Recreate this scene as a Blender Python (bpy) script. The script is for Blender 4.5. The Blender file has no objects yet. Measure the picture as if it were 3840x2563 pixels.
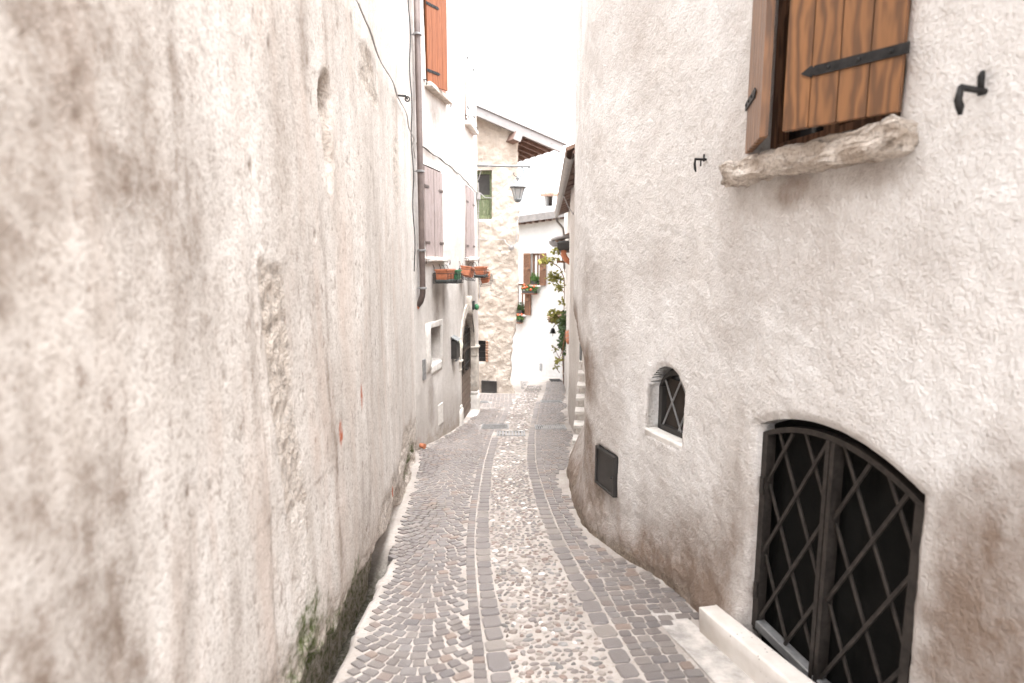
import bpy, bmesh, math, random
import numpy as np
from mathutils import Matrix, Vector
R = math.radians
rnd = random.Random(7)
scene = bpy.context.scene
COL = scene.collection

# ------------------------------------------------------------------ camera, sky, sun, exposure
cam_d = bpy.data.cameras.new('camera')
cam = bpy.data.objects.new('camera', cam_d); COL.objects.link(cam)
cam.location = (0, 0, 0); cam.rotation_euler = (R(90 - 8.06), 0, 0)
cam_d.sensor_width = 36; cam_d.lens = 21.0; cam_d.clip_start = .05; cam_d.clip_end = 2000
cam_d.dof.use_dof = True; cam_d.dof.focus_distance = 6.0; cam_d.dof.aperture_fstop = 1.6
scene.camera = cam
SUN_EL, SUN_AZ = 76, -152            # azimuth: degrees from +y towards -x
world = bpy.data.worlds.new('World'); scene.world = world; world.use_nodes = True
wn = world.node_tree; bg = wn.nodes['Background']
sky = wn.nodes.new('ShaderNodeTexSky'); sky.sky_type = 'NISHITA'; sky.sun_disc = False
sky.sun_elevation = R(SUN_EL); sky.sun_rotation = R(-SUN_AZ); sky.dust_density = 6; sky.air_density = 1.2; sky.ozone_density = .6
hs = wn.nodes.new('ShaderNodeHueSaturation'); hs.inputs['Saturation'].default_value = .12; hs.inputs['Value'].default_value = 1.0
wm = wn.nodes.new('ShaderNodeMix'); wm.data_type = 'RGBA'; wm.blend_type = 'MULTIPLY'; wm.inputs['Factor'].default_value = 1
wm.inputs['B'].default_value = (.98, .995, 1.02, 1)
wn.links.new(sky.outputs[0], hs.inputs['Color']); wn.links.new(hs.outputs[0], wm.inputs['A']); wn.links.new(wm.outputs['Result'], bg.inputs['Color'])
bg.inputs['Strength'].default_value = .15
sun_d = bpy.data.lights.new('sun', 'SUN'); sun_d.energy = .5; sun_d.angle = R(90); sun_d.color = (1, .96, .92)
sun = bpy.data.objects.new('sun', sun_d); COL.objects.link(sun); sun.location = (0, 0, 20)
sd = Vector((-math.sin(R(SUN_AZ)) * math.cos(R(SUN_EL)), math.cos(R(SUN_AZ)) * math.cos(R(SUN_EL)), math.sin(R(SUN_EL))))
sun.rotation_euler = sd.to_track_quat('Z', 'Y').to_euler()
vs = scene.view_settings; vs.view_transform = 'Standard'; vs.look = 'None'; vs.gamma = 1; vs.use_curve_mapping = False; vs.exposure = 2.76
scene.cycles.max_bounces = 8; scene.cycles.diffuse_bounces = 5
try:
    scene.cycles.use_denoising = True
except Exception:
    pass

# ------------------------------------------------------------------ numpy noise
def _h(ix, iy, seed):
    h = (ix.astype(np.int64) * 374761393 + iy.astype(np.int64) * 668265263 + seed * 1442695041) & 0xffffffff
    h = ((h ^ (h >> 13)) * 1274126177) & 0xffffffff
    return ((h ^ (h >> 16)) & 0xffffff) / float(0xffffff)
def vnoise(x, y, seed=0):
    x = np.asarray(x, float); y = np.asarray(y, float)
    xi = np.floor(x); yi = np.floor(y); fx = x - xi; fy = y - yi
    fx = fx * fx * (3 - 2 * fx); fy = fy * fy * (3 - 2 * fy)
    a = _h(xi, yi, seed); b = _h(xi + 1, yi, seed); c = _h(xi, yi + 1, seed); d = _h(xi + 1, yi + 1, seed)
    return (a * (1 - fx) + b * fx) * (1 - fy) + (c * (1 - fx) + d * fx) * fy
def fbm(x, y, seed=0, o=4, g=.5):
    t = 0; a = 1; n = 0
    for i in range(o):
        t = t + a * vnoise(x * 2 ** i, y * 2 ** i, seed + i * 17); n += a; a *= g
    return t / n - .5
def sm(a, b, x):
    t = np.clip((np.asarray(x, float) - a) / (b - a), 0, 1); return t * t * (3 - 2 * t)

# ------------------------------------------------------------------ materials
MATS = {}
class NT:
    def __init__(s, name):
        s.m = bpy.data.materials.new(name); s.m.use_nodes = True; s.t = s.m.node_tree
        s.b = s.t.nodes['Principled BSDF']; MATS[name] = s.m
    def n(s, typ, **kw):
        o = s.t.nodes.new(typ)
        for k, v in kw.items(): setattr(o, k, v)
        return o
    def l(s, a, b): s.t.links.new(a, b)
    def coords(s, scale=(1, 1, 1), rand=0):
        tc = s.n('ShaderNodeTexCoord'); mp = s.n('ShaderNodeMapping'); s.l(tc.outputs['Object'], mp.inputs['Vector'])
        mp.inputs['Scale'].default_value = scale
        if rand:
            oi = s.n('ShaderNodeObjectInfo'); vm = s.n('ShaderNodeVectorMath', operation='SCALE'); vm.inputs[0].default_value = (rand, rand * .7, rand * 1.3)
            s.l(oi.outputs['Random'], vm.inputs['Scale']); s.l(vm.outputs[0], mp.inputs['Location'])
        return mp.outputs[0]
    def noise(s, sc, det=4, rough=.55, vec=None, dist=0):
        o = s.n('ShaderNodeTexNoise'); o.inputs['Scale'].default_value = sc; o.inputs['Detail'].default_value = det
        o.inputs['Roughness'].default_value = rough; o.inputs['Distortion'].default_value = dist
        if vec is None: vec = s.coords()
        s.l(vec, o.inputs['Vector']); return o.outputs['Fac']
    def math(s, op, a, b=None, clamp=False):
        o = s.n('ShaderNodeMath', operation=op); o.use_clamp = clamp
        for i, v in enumerate((a, b)):
            if v is None: continue
            if isinstance(v, (int, float)): o.inputs[i].default_value = v
            else: s.l(v, o.inputs[i])
        return o.outputs[0]
    def ramp(s, f, stops):
        o = s.n('ShaderNodeValToRGB'); e = o.color_ramp.elements
        while len(e) < len(stops): e.new(.5)
        for q, (p, c) in zip(e, stops):
            q.position = p; q.color = (c, c, c, 1) if isinstance(c, (int, float)) else (*c, 1)
        s.l(f, o.inputs[0]); return o.outputs[0]
    def mix(s, f, a, b, blend='MIX'):
        o = s.n('ShaderNodeMix', data_type='RGBA', blend_type=blend)
        for k, v in (('Factor', f), ('A', a), ('B', b)):
            if isinstance(v, (int, float)): o.inputs[k].default_value = v
            elif isinstance(v, tuple): o.inputs[k].default_value = (*v, 1)
            else: s.l(v, o.inputs[k])
        return o.outputs['Result']
    def attr(s, name):
        o = s.n('ShaderNodeAttribute'); o.attribute_name = name; return o.outputs['Fac']
    def bump(s, hgt, strength=1, dist=.01):
        o = s.n('ShaderNodeBump'); o.inputs['Strength'].default_value = strength; o.inputs['Distance'].default_value = dist
        s.l(hgt, o.inputs['Height']); s.l(o.outputs[0], s.b.inputs['Normal'])
    def base(s, c, rough=.9, metal=0, spec=.3):
        if isinstance(c, tuple): s.b.inputs['Base Color'].default_value = (*c, 1)
        else: s.l(c, s.b.inputs['Base Color'])
        s.b.inputs['Roughness'].default_value = rough; s.b.inputs['Metallic'].default_value = metal
        s.b.inputs['Specular IOR Level'].default_value = spec
        return s.m

def plaster(name, light, dark, stain_shade_c=(.16, .12, .095), grain=70, gd=.006, streak=.5, roughc=(.32, .26, .2), speck=.35, mott=1.3, pink=0, lump=1.4, rag=1.3, rw=.4):
    t = NT(name); v = t.coords()
    n1 = t.noise(mott, 7, .6, v); n2 = t.noise(8, 5, .6, v); st = t.noise(2.2, 6, .6, t.coords((1.6, 1.6, .16)))
    fine = t.noise(grain, 4, .6, v); fine2 = t.noise(grain * .35, 5, .65, v)
    st2 = t.noise(9, 5, .65, t.coords((1, 1, .09)))
    f = t.math('ADD', t.math('MULTIPLY', n1, 1 - streak), t.math('MULTIPLY', t.math('ADD', t.math('MULTIPLY', st, .62), t.math('MULTIPLY', st2, .38)), streak))
    f = t.ramp(f, [(.36, 0), (.60, 1)])
    c = t.mix(f, dark, light)
    c = t.mix(t.ramp(n2, [(.42, .25), (.62, 0)]), c, tuple(q * .75 for q in dark))
    if speck:
        c = t.mix(t.math('MULTIPLY', t.ramp(fine2, [(.33, 1), (.45, 0)]), speck), c, stain_shade_c)
        c = t.mix(t.math('MULTIPLY', t.ramp(fine, [(.38, 1), (.50, 0)]), speck * .75), c, stain_shade_c)
    if pink:
        c = t.mix(t.math('MULTIPLY', t.ramp(t.noise(1.7, 5, .6, t.coords((2.2, 2.2, .45))), [(.52, 0), (.68, 1)]), pink), c, (.57, .465, .40))
        c = t.mix(t.ramp(t.noise(5, 6, .7, t.coords((1, 1, .35))), [(.60, 0), (.72, .75)]), c, (.40, .35, .315))
        pores = t.noise(19, 4, .7, t.coords((1, 1, .5)))
        c = t.mix(t.math('MULTIPLY', t.ramp(pores, [(.34, 1), (.40, 0)]), .55), c, (.25, .19, .155))
    ragged = t.math('MULTIPLY', t.math('SUBTRACT', t.math('ADD', t.math('MULTIPLY', n2, 1 - rw), t.math('MULTIPLY', fine2, rw)), .5), rag)
    sa = t.math('ADD', t.attr('stain_shade'), t.math('MULTIPLY', ragged, t.ramp(t.attr('stain_shade'), [(0, 0), (.25, 1)])), True)  # mask holds real stains and some painted shade
    c = t.mix(sa, c, stain_shade_c)
    ra = t.math('ADD', t.attr('rough'), t.math('MULTIPLY', ragged, t.ramp(t.attr('rough'), [(0, 0), (.25, .8)])), True)
    rc = t.mix(t.ramp(t.noise(34, 5, .7, v), [(.36, 0), (.52, 1)]), tuple(q * .45 for q in roughc), roughc)
    c = t.mix(t.math('MULTIPLY', ra, .85), c, rc)
    ba = t.math('MULTIPLY', t.attr('brick'), t.ramp(fine2, [(.35, .3), (.55, 1)]))
    c = t.mix(ba, c, (.42, .13, .07))
    ma = t.math('MULTIPLY', t.math('ADD', t.attr('moss'), t.math('MULTIPLY', ragged, t.ramp(t.attr('moss'), [(0, 0), (.3, 1.6)])), True), t.ramp(fine2, [(.3, .3), (.6, 1)]))
    mc = t.mix(fine, (.05, .045, .03), (.13, .17, .05))
    c = t.mix(ma, c, mc)
    h = t.math('ADD', fine, t.math('MULTIPLY', fine2, lump))
    h = t.math('MULTIPLY', h, t.math('ADD', t.math('MULTIPLY', ra, 2.0), 1))
    t.bump(h, 1, gd)
    return t.base(c, .95, 0, .15)

plaster('old_plaster', (.79, .755, .715), (.60, .545, .495), grain=66, gd=.0035, streak=.6, speck=.5, stain_shade_c=(.235, .185, .15), roughc=(.56, .49, .425), pink=.5, lump=.4, rag=2.4, rw=.6)
plaster('house_plaster', (.64, .607, .575), (.50, .458, .42), grain=60, gd=.006, streak=.6, speck=.15)
plaster('rubble_plaster', (.57, .50, .435), (.45, .38, .32), grain=22, gd=.013, streak=.1, speck=.2, mott=2.5, stain_shade_c=(.30, .245, .20), roughc=(.60, .53, .46))
plaster('sill_stone', (.72, .655, .59), (.47, .395, .33), grain=60, gd=.012, streak=.0, speck=.5, mott=7)
plaster('white_plaster', (.58, .572, .56), (.51, .50, .485), grain=50, gd=.003, streak=.3, speck=0)
plaster('roughcast', (.81, .793, .775), (.67, .633, .60), stain_shade_c=(.24, .18, .142), grain=72, gd=.010, streak=.3, speck=.18)
plaster('mid_plaster', (.78, .745, .71), (.66, .615, .57), grain=60, gd=.008, streak=.3, speck=.2)

def simple(name, c, rough=.6, metal=0, var=.25, sc=12, bump=.0, bs=60, spec=.4, rand=0):
    t = NT(name); v = t.coords(rand=rand)
    cc = t.mix(t.ramp(t.noise(sc, 5, .6, v), [(.35, 0), (.65, 1)]), tuple(q * (1 - var) for q in c), tuple(min(1, q * (1 + var)) for q in c))
    if bump: t.bump(t.noise(bs, 4, .6, v), 1, bump)
    return t.base(cc, rough, metal, spec)
simple('iron', (.022, .021, .021), .55, .4, .4, 30, .001)
simple('grille_iron', (.036, .030, .026), .5, .3, .35, 20, .0008, rand=3)
simple('box_metal', (.05, .046, .043), .5, .3, .15, 6)
simple('grey_metal', (.30, .30, .30), .5, .6, .2, 15)
simple('lamp_metal', (.19, .195, .195), .5, .2, .2, 20)
simple('copper_pipe', (.115, .085, .075), .6, .15, .25, 5)
simple('gutter_metal', (.26, .24, .23), .4, .6, .15, 5)
simple('terracotta', (.42, .155, .08), .75, 0, .15, 20)
simple('old_brick', (.30, .175, .115), .9, 0, .3, 20, .003)
simple('green_plastic', (.05, .19, .09), .5, 0, .15, 20)
simple('dark_plastic', (.03, .035, .033), .5, 0, .15, 20)
simple('stone_trim', (.50, .45, .395), .85, 0, .25, 9, .004, 40)
simple('pale_stone', (.62, .585, .545), .8, 0, .12, 14, .002, 60)
simple('concrete', (.43, .40, .372), .92, 0, .28, 9, .008, 60)
simple('glass_dark', (.02, .02, .022), .12, 0, .1, 5, spec=.6)
simple('netting', (.005, .005, .0045), .7, 0, .3, 7, .002, 150, spec=.12)
simple('dark_inside', (.045, .036, .03), .95, 0, .2, 4)
simple('white_cloth_sheen', (.80, .79, .77), .35, 0, .04, 8, spec=.5)  # white of the curtains and of the sky reflection painted on glossy leaves
simple('cable_grey', (.33, .31, .30), .6, 0, .15, 9)
simple('cable_dark', (.07, .065, .06), .6, 0, .2, 9)
simple('soil', (.07, .055, .04), .95, 0, .4, 40, .01, 60)
simple('roof_tile', (.27, .175, .13), .85, 0, .3, 8, .003, 40, rand=5)
simple('rafter', (.16, .10, .08), .75, 0, .25, 14)
simple('pale_fascia', (.21, .193, .187), .6, 0, .06, 6)
simple('rubber', (.02, .02, .02), .8, 0, .2, 10)
simple('paper', (.55, .55, .45), .7, 0, .25, 25)
simple('red_flower', (.75, .12, .05), .6, 0, .2, 9)
simple('flower_yellow', (.55, .5, .12), .6, 0, .2, 30)

t = NT('travertine'); v = t.coords()
c = t.mix(t.ramp(t.noise(5, 5, .6, v), [(.35, 0), (.65, 1)]), (.60, .55, .50), (.72, .68, .64))
vo = t.n('ShaderNodeTexVoronoi'); vo.inputs['Scale'].default_value = 38; t.l(t.coords((1, 1, 1)), vo.inputs['Vector'])
pit = t.math('MULTIPLY', t.ramp(vo.outputs['Distance'], [(.12, 1), (.2, 0)]), t.ramp(t.noise(7, 2, .5, v), [(.52, 0), (.58, 1)]))
c = t.mix(pit, c, (.22, .18, .15)); t.base(c, .7, 0, .3)

def wood(name, light, dark, zs=.5, scale=9, rough=.6, contrast=(.35, .65), peel=None):
    t = NT(name); v = t.coords((1, 1, zs * .12), rand=9)
    d = t.noise(4.5, 3, .5, v)
    vm = t.n('ShaderNodeVectorMath', operation='SCALE'); t.l(v, vm.inputs[0]); vm.inputs['Scale'].default_value = 1
    w = t.n('ShaderNodeTexWave', wave_type='BANDS', bands_direction='X'); w.inputs['Scale'].default_value = scale
    w.inputs['Distortion'].default_value = 16; w.inputs['Detail'].default_value = 3; w.inputs['Detail Scale'].default_value = 1.3
    t.l(v, w.inputs['Vector'])
    fi = t.noise(60, 4, .6, t.coords((1, 1, .05), rand=9))
    f = t.math('ADD', t.math('MULTIPLY', w.outputs['Fac'], .6), t.math('MULTIPLY', fi, .4))
    c = t.mix(t.ramp(f, [(contrast[0], 0), (contrast[1], 1)]), dark, light)
    if peel:
        c = t.mix(t.ramp(t.noise(26, 5, .7, t.coords((1, 1, .12), rand=9)), [(.56, 0), (.66, 1)]), c, peel)
    oi = t.n('ShaderNodeObjectInfo')
    c = t.mix(t.math('MULTIPLY', oi.outputs['Random'], .25), c, dark)
    t.bump(f, .5, .002)
    return t.base(c, rough, 0, .35)
wood('larch', (.265, .125, .054), (.125, .063, .033), 1.8, 6, .38, (.22, .8))
wood('orange_pine', (.255, .083, .03), (.20, .062, .022), 1, 8, .5)
wood('faded_mauve', (.36, .295, .28), (.27, .215, .20), 1, 10, .8, peel=(.20, .14, .115))
wood('brown_wood', (.23, .115, .065), (.12, .06, .034), 1, 10, .6)
wood('door_wood', (.17, .125, .095), (.10, .07, .052), 1, 10, .6)
wood('green_wood', (.19, .22, .12), (.10, .12, .065), 1, 10, .75, peel=(.30, .29, .21))

# porphyry setts, pebbles: colour from the piece itself
def pieces(name, stops, rough=.5, bs=90, bd=.0025, var=.25):
    t = NT(name); oi = t.n('ShaderNodeObjectInfo'); ge = t.n('ShaderNodeNewGeometry')
    f = t.math('FRACT', t.math('ADD', oi.outputs['Random'], ge.outputs['Random Per Island']))
    c = t.ramp(f, stops); v = t.coords()
    c = t.mix(t.math('MULTIPLY', t.noise(bs * .4, 4, .6, v), var), c, (.40, .36, .33))
    t.bump(t.noise(bs, 4, .6, v), 1, bd)
    return t.base(c, rough, 0, .5)
pieces('porphyry', [(0, (.13, .112, .107)), (.25, (.185, .167, .16)), (.5, (.148, .126, .117)), (.7, (.215, .187, .17)), (.85, (.125, .112, .112)), (.97, (.215, .16, .132))], var=.2)
pieces('porphyry_slab', [(0, (.148, .128, .122)), (.35, (.19, .167, .158)), (.65, (.138, .122, .119)), (.9, (.215, .187, .168))], var=.2)
pieces('pebble_stone', [(0, (.15, .115, .098)), (.15, (.235, .20, .175)), (.3, (.145, .125, .118)), (.45, (.27, .235, .205)), (.55, (.18, .122, .098)), (.7, (.22, .21, .20)), (.8, (.12, .11, .105)), (.9, (.34, .30, .27)), (.97, (.62, .59, .56))], bs=70, bd=.001, var=.15)
t = NT('mortar'); v = t.coords()
c = t.mix(t.ramp(t.noise(3, 6, .6, v), [(.35, 0), (.65, 1)]), (.32, .285, .257), (.425, .385, .352))
c = t.mix(t.ramp(t.noise(45, 4, .7, v), [(.35, .5), (.5, 0)]), c, (.28, .235, .20))
c = t.mix(t.math('MULTIPLY', t.attr('damp_dark'), t.ramp(t.noise(14, 4, .7, v), [(.3, .4), (.6, 1)])), c, (.06, .052, .038))
c = t.mix(t.math('MULTIPLY', t.attr('moss'), t.ramp(t.noise(40, 4, .7, v), [(.4, .1), (.6, 1)])), c, (.035, .036, .014))
t.bump(t.noise(60, 5, .7, v), 1, .005); t.base(c, .95, 0, .15)
t = NT('earth'); t.base(t.mix(t.noise(.7, 5), (.2, .17, .13), (.32, .28, .22)), 1, 0, .1)

t = NT('frosted_glass'); t.base((.50, .50, .49), .35, 0, .5); t.b.inputs['Transmission Weight'].default_value = .35
def leafmat(name, a, b, tr=.25):
    t = NT(name); ge = t.n('ShaderNodeNewGeometry')
    t.base(t.mix(ge.outputs['Random Per Island'], a, b), .5, 0, .4)
    out = t.t.nodes['Material Output']; tl = t.n('ShaderNodeBsdfTranslucent'); ms = t.n('ShaderNodeMixShader'); ms.inputs[0].default_value = tr
    t.l(t.mix(ge.outputs['Random Per Island'], a, b), tl.inputs['Color']); t.l(t.b.outputs[0], ms.inputs[1]); t.l(tl.outputs[0], ms.inputs[2]); t.l(ms.outputs[0], out.inputs['Surface'])
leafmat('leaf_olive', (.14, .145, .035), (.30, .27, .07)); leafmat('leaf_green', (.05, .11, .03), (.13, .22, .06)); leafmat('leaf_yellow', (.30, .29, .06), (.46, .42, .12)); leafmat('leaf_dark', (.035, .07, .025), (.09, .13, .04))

# ------------------------------------------------------------------ mesh + object helpers
WM = {}
def put(name, me, mat=None, parent=None, M=None, **props):
    o = bpy.data.objects.new(name, me); COL.objects.link(o)
    M = M or Matrix.Identity(4)
    if mat and me is not None and not me.materials: me.materials.append(MATS[mat])
    if parent is not None:
        o.parent = parent; o.matrix_parent_inverse = WM[parent].inverted()
    o.matrix_basis = M; WM[o] = M
    for k, v2 in props.items(): o[k] = v2
    return o
def thing(name, label, cat, loc, group=None, kind=None):
    o = put(name, None, M=Matrix.Translation(loc)); o.empty_display_size = .2
    o['label'] = label; o['category'] = cat
    if group: o['group'] = group
    if kind: o['kind'] = kind
    return o
class MB:
    def __init__(s): s.v = []; s.f = []
    def add(s, vs_, fs):
        k = len(s.v); s.v += [tuple(p) for p in vs_]; s.f += [tuple(i + k for i in f) for f in fs]; return s
    def box(s, x0, x1, y0, y1, z0, z1, M=None, bev=0):
        x0, x1 = min(x0, x1), max(x0, x1); y0, y1 = min(y0, y1), max(y0, y1); z0, z1 = min(z0, z1), max(z0, z1)
        if bev:
            b = min(bev, (x1 - x0) * .45, (y1 - y0) * .45, (z1 - z0) * .45); vs_ = []
            for z, q in ((z0, b), (z0 + b, 0), (z1 - b, 0), (z1, b)):
                vs_ += [(x0 + q, y0 + q + (b if not q else 0) * 0, z), (x1 - q, y0 + q, z), (x1 - q, y1 - q, z), (x0 + q, y1 - q, z)]
            fs = [(3, 2, 1, 0), (12, 13, 14, 15)]
            for r in range(3):
                for i in range(4):
                    j = (i + 1) % 4; fs.append((r * 4 + i, r * 4 + j, r * 4 + 4 + j, r * 4 + 4 + i))
        else:
            vs_ = [(x, y, z) for z in (z0, z1) for x, y in ((x0, y0), (x1, y0), (x1, y1), (x0, y1))]
            fs = [(3, 2, 1, 0), (4, 5, 6, 7), (0, 1, 5, 4), (1, 2, 6, 5), (2, 3, 7, 6), (3, 0, 4, 7)]
        if M: vs_ = [M @ Vector(p) for p in vs_]
        return s.add(vs_, fs)
    def tube(s, pts, r, n=8, cap=True):
        pts = [Vector(p) for p in pts]; rr = r if isinstance(r, (list, tuple)) else [r] * len(pts)
        vs_, fs = [], []; up = None
        for i, p in enumerate(pts):
            d = (pts[min(i + 1, len(pts) - 1)] - pts[max(i - 1, 0)]).normalized()
            if up is None:
                up = Vector((0, 0, 1)) if abs(d.z) < .9 else Vector((1, 0, 0))
            a = d.cross(up)
            if a.length < 1e-4: a = d.cross(Vector((.3, 1, .2)))
            a.normalize(); b = a.cross(d).normalized(); up = b
            for k in range(n):
                t_ = 2 * math.pi * k / n; vs_.append(p + (a * math.cos(t_) + b * math.sin(t_)) * rr[i])
        for i in range(len(pts) - 1):
            for k in range(n):
                j = (k + 1) % n; fs.append((i * n + k, i * n + j, i * n + n + j, i * n + n + k))
        if cap: fs += [tuple(range(n - 1, -1, -1)), tuple(range((len(pts) - 1) * n, len(pts) * n))]
        return s.add(vs_, fs)
    def lathe(s, prof, n=16, c=(0, 0, 0), M=None):
        vs_, fs = [], []
        for r_, z in prof:
            for k in range(n):
                t_ = 2 * math.pi * k / n; vs_.append(Vector((c[0] + r_ * math.cos(t_), c[1] + r_ * math.sin(t_), c[2] + z)))
        for i in range(len(prof) - 1):
            for k in range(n):
                j = (k + 1) % n; fs.append((i * n + k, i * n + j, i * n + n + j, i * n + n + k))
        fs += [tuple(range(n - 1, -1, -1)), tuple(range((len(prof) - 1) * n, len(prof) * n))]
        if M: vs_ = [M @ p for p in vs_]
        return s.add(vs_, fs)
    def prism(s, poly, z0, z1, M=None):       # polygon in xy, extruded in z
        n = len(poly); vs_ = [Vector((x, y, z0)) for x, y in poly] + [Vector((x, y, z1)) for x, y in poly]
        fs = [tuple(range(n - 1, -1, -1)), tuple(range(n, 2 * n))] + [(i, (i + 1) % n, n + (i + 1) % n, n + i) for i in range(n)]
        if M: vs_ = [M @ p for p in vs_]
        return s.add(vs_, fs)
    def elev(s, poly, y0, y1, M=None):        # polygon in xz, extruded in y
        n = len(poly); vs_ = [Vector((x, y0, z)) for x, z in poly] + [Vector((x, y1, z)) for x, z in poly]
        fs = [tuple(range(n)), tuple(range(2 * n - 1, n - 1, -1))] + [(i, n + i, n + (i + 1) % n, (i + 1) % n) for i in range(n)]
        if M: vs_ = [M @ p for p in vs_]
        return s.add(vs_, fs)
    def mesh(s, name, smooth=False):
        me = bpy.data.meshes.new(name); me.from_pydata(s.v, [], s.f); me.update()
        if smooth: me.polygons.foreach_set('use_smooth', [True] * len(me.polygons))
        return me
    def build(s, name, mat, parent=None, M=None, smooth=False, **props):
        return put(name, s.mesh(name, smooth), mat, parent, M, **props)
def roughen(o, amt, cell, seed=1, sub=0):
    me = o.data
    if sub:
        bm = bmesh.new(); bm.from_mesh(me); bmesh.ops.subdivide_edges(bm, edges=bm.edges[:], cuts=sub, use_grid_fill=True); bm.to_mesh(me); bm.free()
    n = len(me.vertices); a = np.empty(n * 3); me.vertices.foreach_get('co', a); a = a.reshape(-1, 3)
    d = np.stack([fbm(a[:, 1] / cell + a[:, 0] / cell * .7, a[:, 2] / cell + a[:, 0] / cell * .5, seed + i * 91, 4) for i in range(3)], 1)
    a += d * amt * 2; me.vertices.foreach_set('co', a.ravel()); me.update()
    me.polygons.foreach_set('use_smooth', [True] * len(me.polygons)); return o

# ------------------------------------------------------------------ ground shape (metres; camera eye is the origin)
SLOPE = .13
def G(y): return -1.76 - SLOPE * y
class Plan:
    def __init__(s, pts, side, smooth=2):      # side +1: street lies left of the run, -1: right of it
        p = [np.array(q, float) for q in pts]
        for _ in range(smooth):
            q = [p[0]]
            for a, b in zip(p, p[1:]): q += [a * .75 + b * .25, a * .25 + b * .75]
            p = q + [p[-1]]
        p = np.array(p); d = np.r_[0, np.cumsum(np.hypot(*np.diff(p, axis=0).T))]
        n = max(60, int(d[-1] / .04)); s.s = np.linspace(0, d[-1], n)
        s.x = np.interp(s.s, d, p[:, 0]); s.y = np.interp(s.s, d, p[:, 1]); s.L = d[-1]
        tx = np.gradient(s.x, s.s); ty = np.gradient(s.y, s.s)
        k = np.ones(5) / 5
        tx = np.convolve(np.pad(tx, 2, 'edge'), k, 'valid'); ty = np.convolve(np.pad(ty, 2, 'edge'), k, 'valid')
        q = np.hypot(tx, ty); s.tx = tx / q; s.ty = ty / q; s.side = side
    def at(s, q):
        f = lambda a: np.interp(q, s.s, a)
        x, y, tx, ty = f(s.x), f(s.y), f(s.tx), f(s.ty)
        return x, y, -ty * s.side, tx * s.side, tx, ty
    def sy(s, y, lo=None, hi=None):            # arc length where the wall passes a given y
        m = np.arange(len(s.y)) if hi is None else np.where(s.s <= hi)[0]
        i = m[np.argmin(np.abs(s.y[m] - y))]; j = i + 1 if (i + 1 < len(s.y) and (s.y[i + 1] - y) * (s.y[i] - y) <= 0) else max(i - 1, 0)
        if abs(s.y[j] - s.y[i]) < 1e-9: return s.s[i]
        u = (y - s.y[i]) / (s.y[j] - s.y[i]); return s.s[i] + np.clip(u, 0, 1) * (s.s[j] - s.s[i])
    def xy(s, y, hi=None): return float(np.interp(s.sy(y, hi=hi), s.s, s.x))
    def frame(s, q, z=0, out=0):               # local x: right as seen from the street, y: into the wall, z: up
        x, y, nx, ny, tx, ty = [float(a) for a in s.at(q)]
        n = Vector((nx, ny, 0)).normalized(); yv = -n; zv = Vector((0, 0, 1)); xv = yv.cross(zv)
        p = Vector((x, y, z)) + n * out
        return Matrix(((xv.x, yv.x, 0, p.x), (xv.y, yv.y, 0, p.y), (xv.z, yv.z, 1, p.z), (0, 0, 0, 1)))
def sd_arch(c, w, z0, za, rise):
    Rr = (w * w + rise * rise) / (2 * rise); zc = za - Rr
    def f(s, z): return np.maximum(np.maximum(np.abs(s - c) - w, z0 - z), np.where(z > zc, np.hypot(s - c, z - zc) - Rr, -9))
    return f
def sd_rect(s0, s1, z0, z1):
    return lambda s, z: np.maximum(np.abs(s - (s0 + s1) / 2) - (s1 - s0) / 2, np.abs(z - (z0 + z1) / 2) - (z1 - z0) / 2)
def grid_axis(segs):
    out = [segs[0][0]]
    for a, b, st in segs:
        n = max(1, int(round((b - a) / st))); out += list(np.linspace(a, b, n + 1)[1:])
    return np.array(out)
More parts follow.
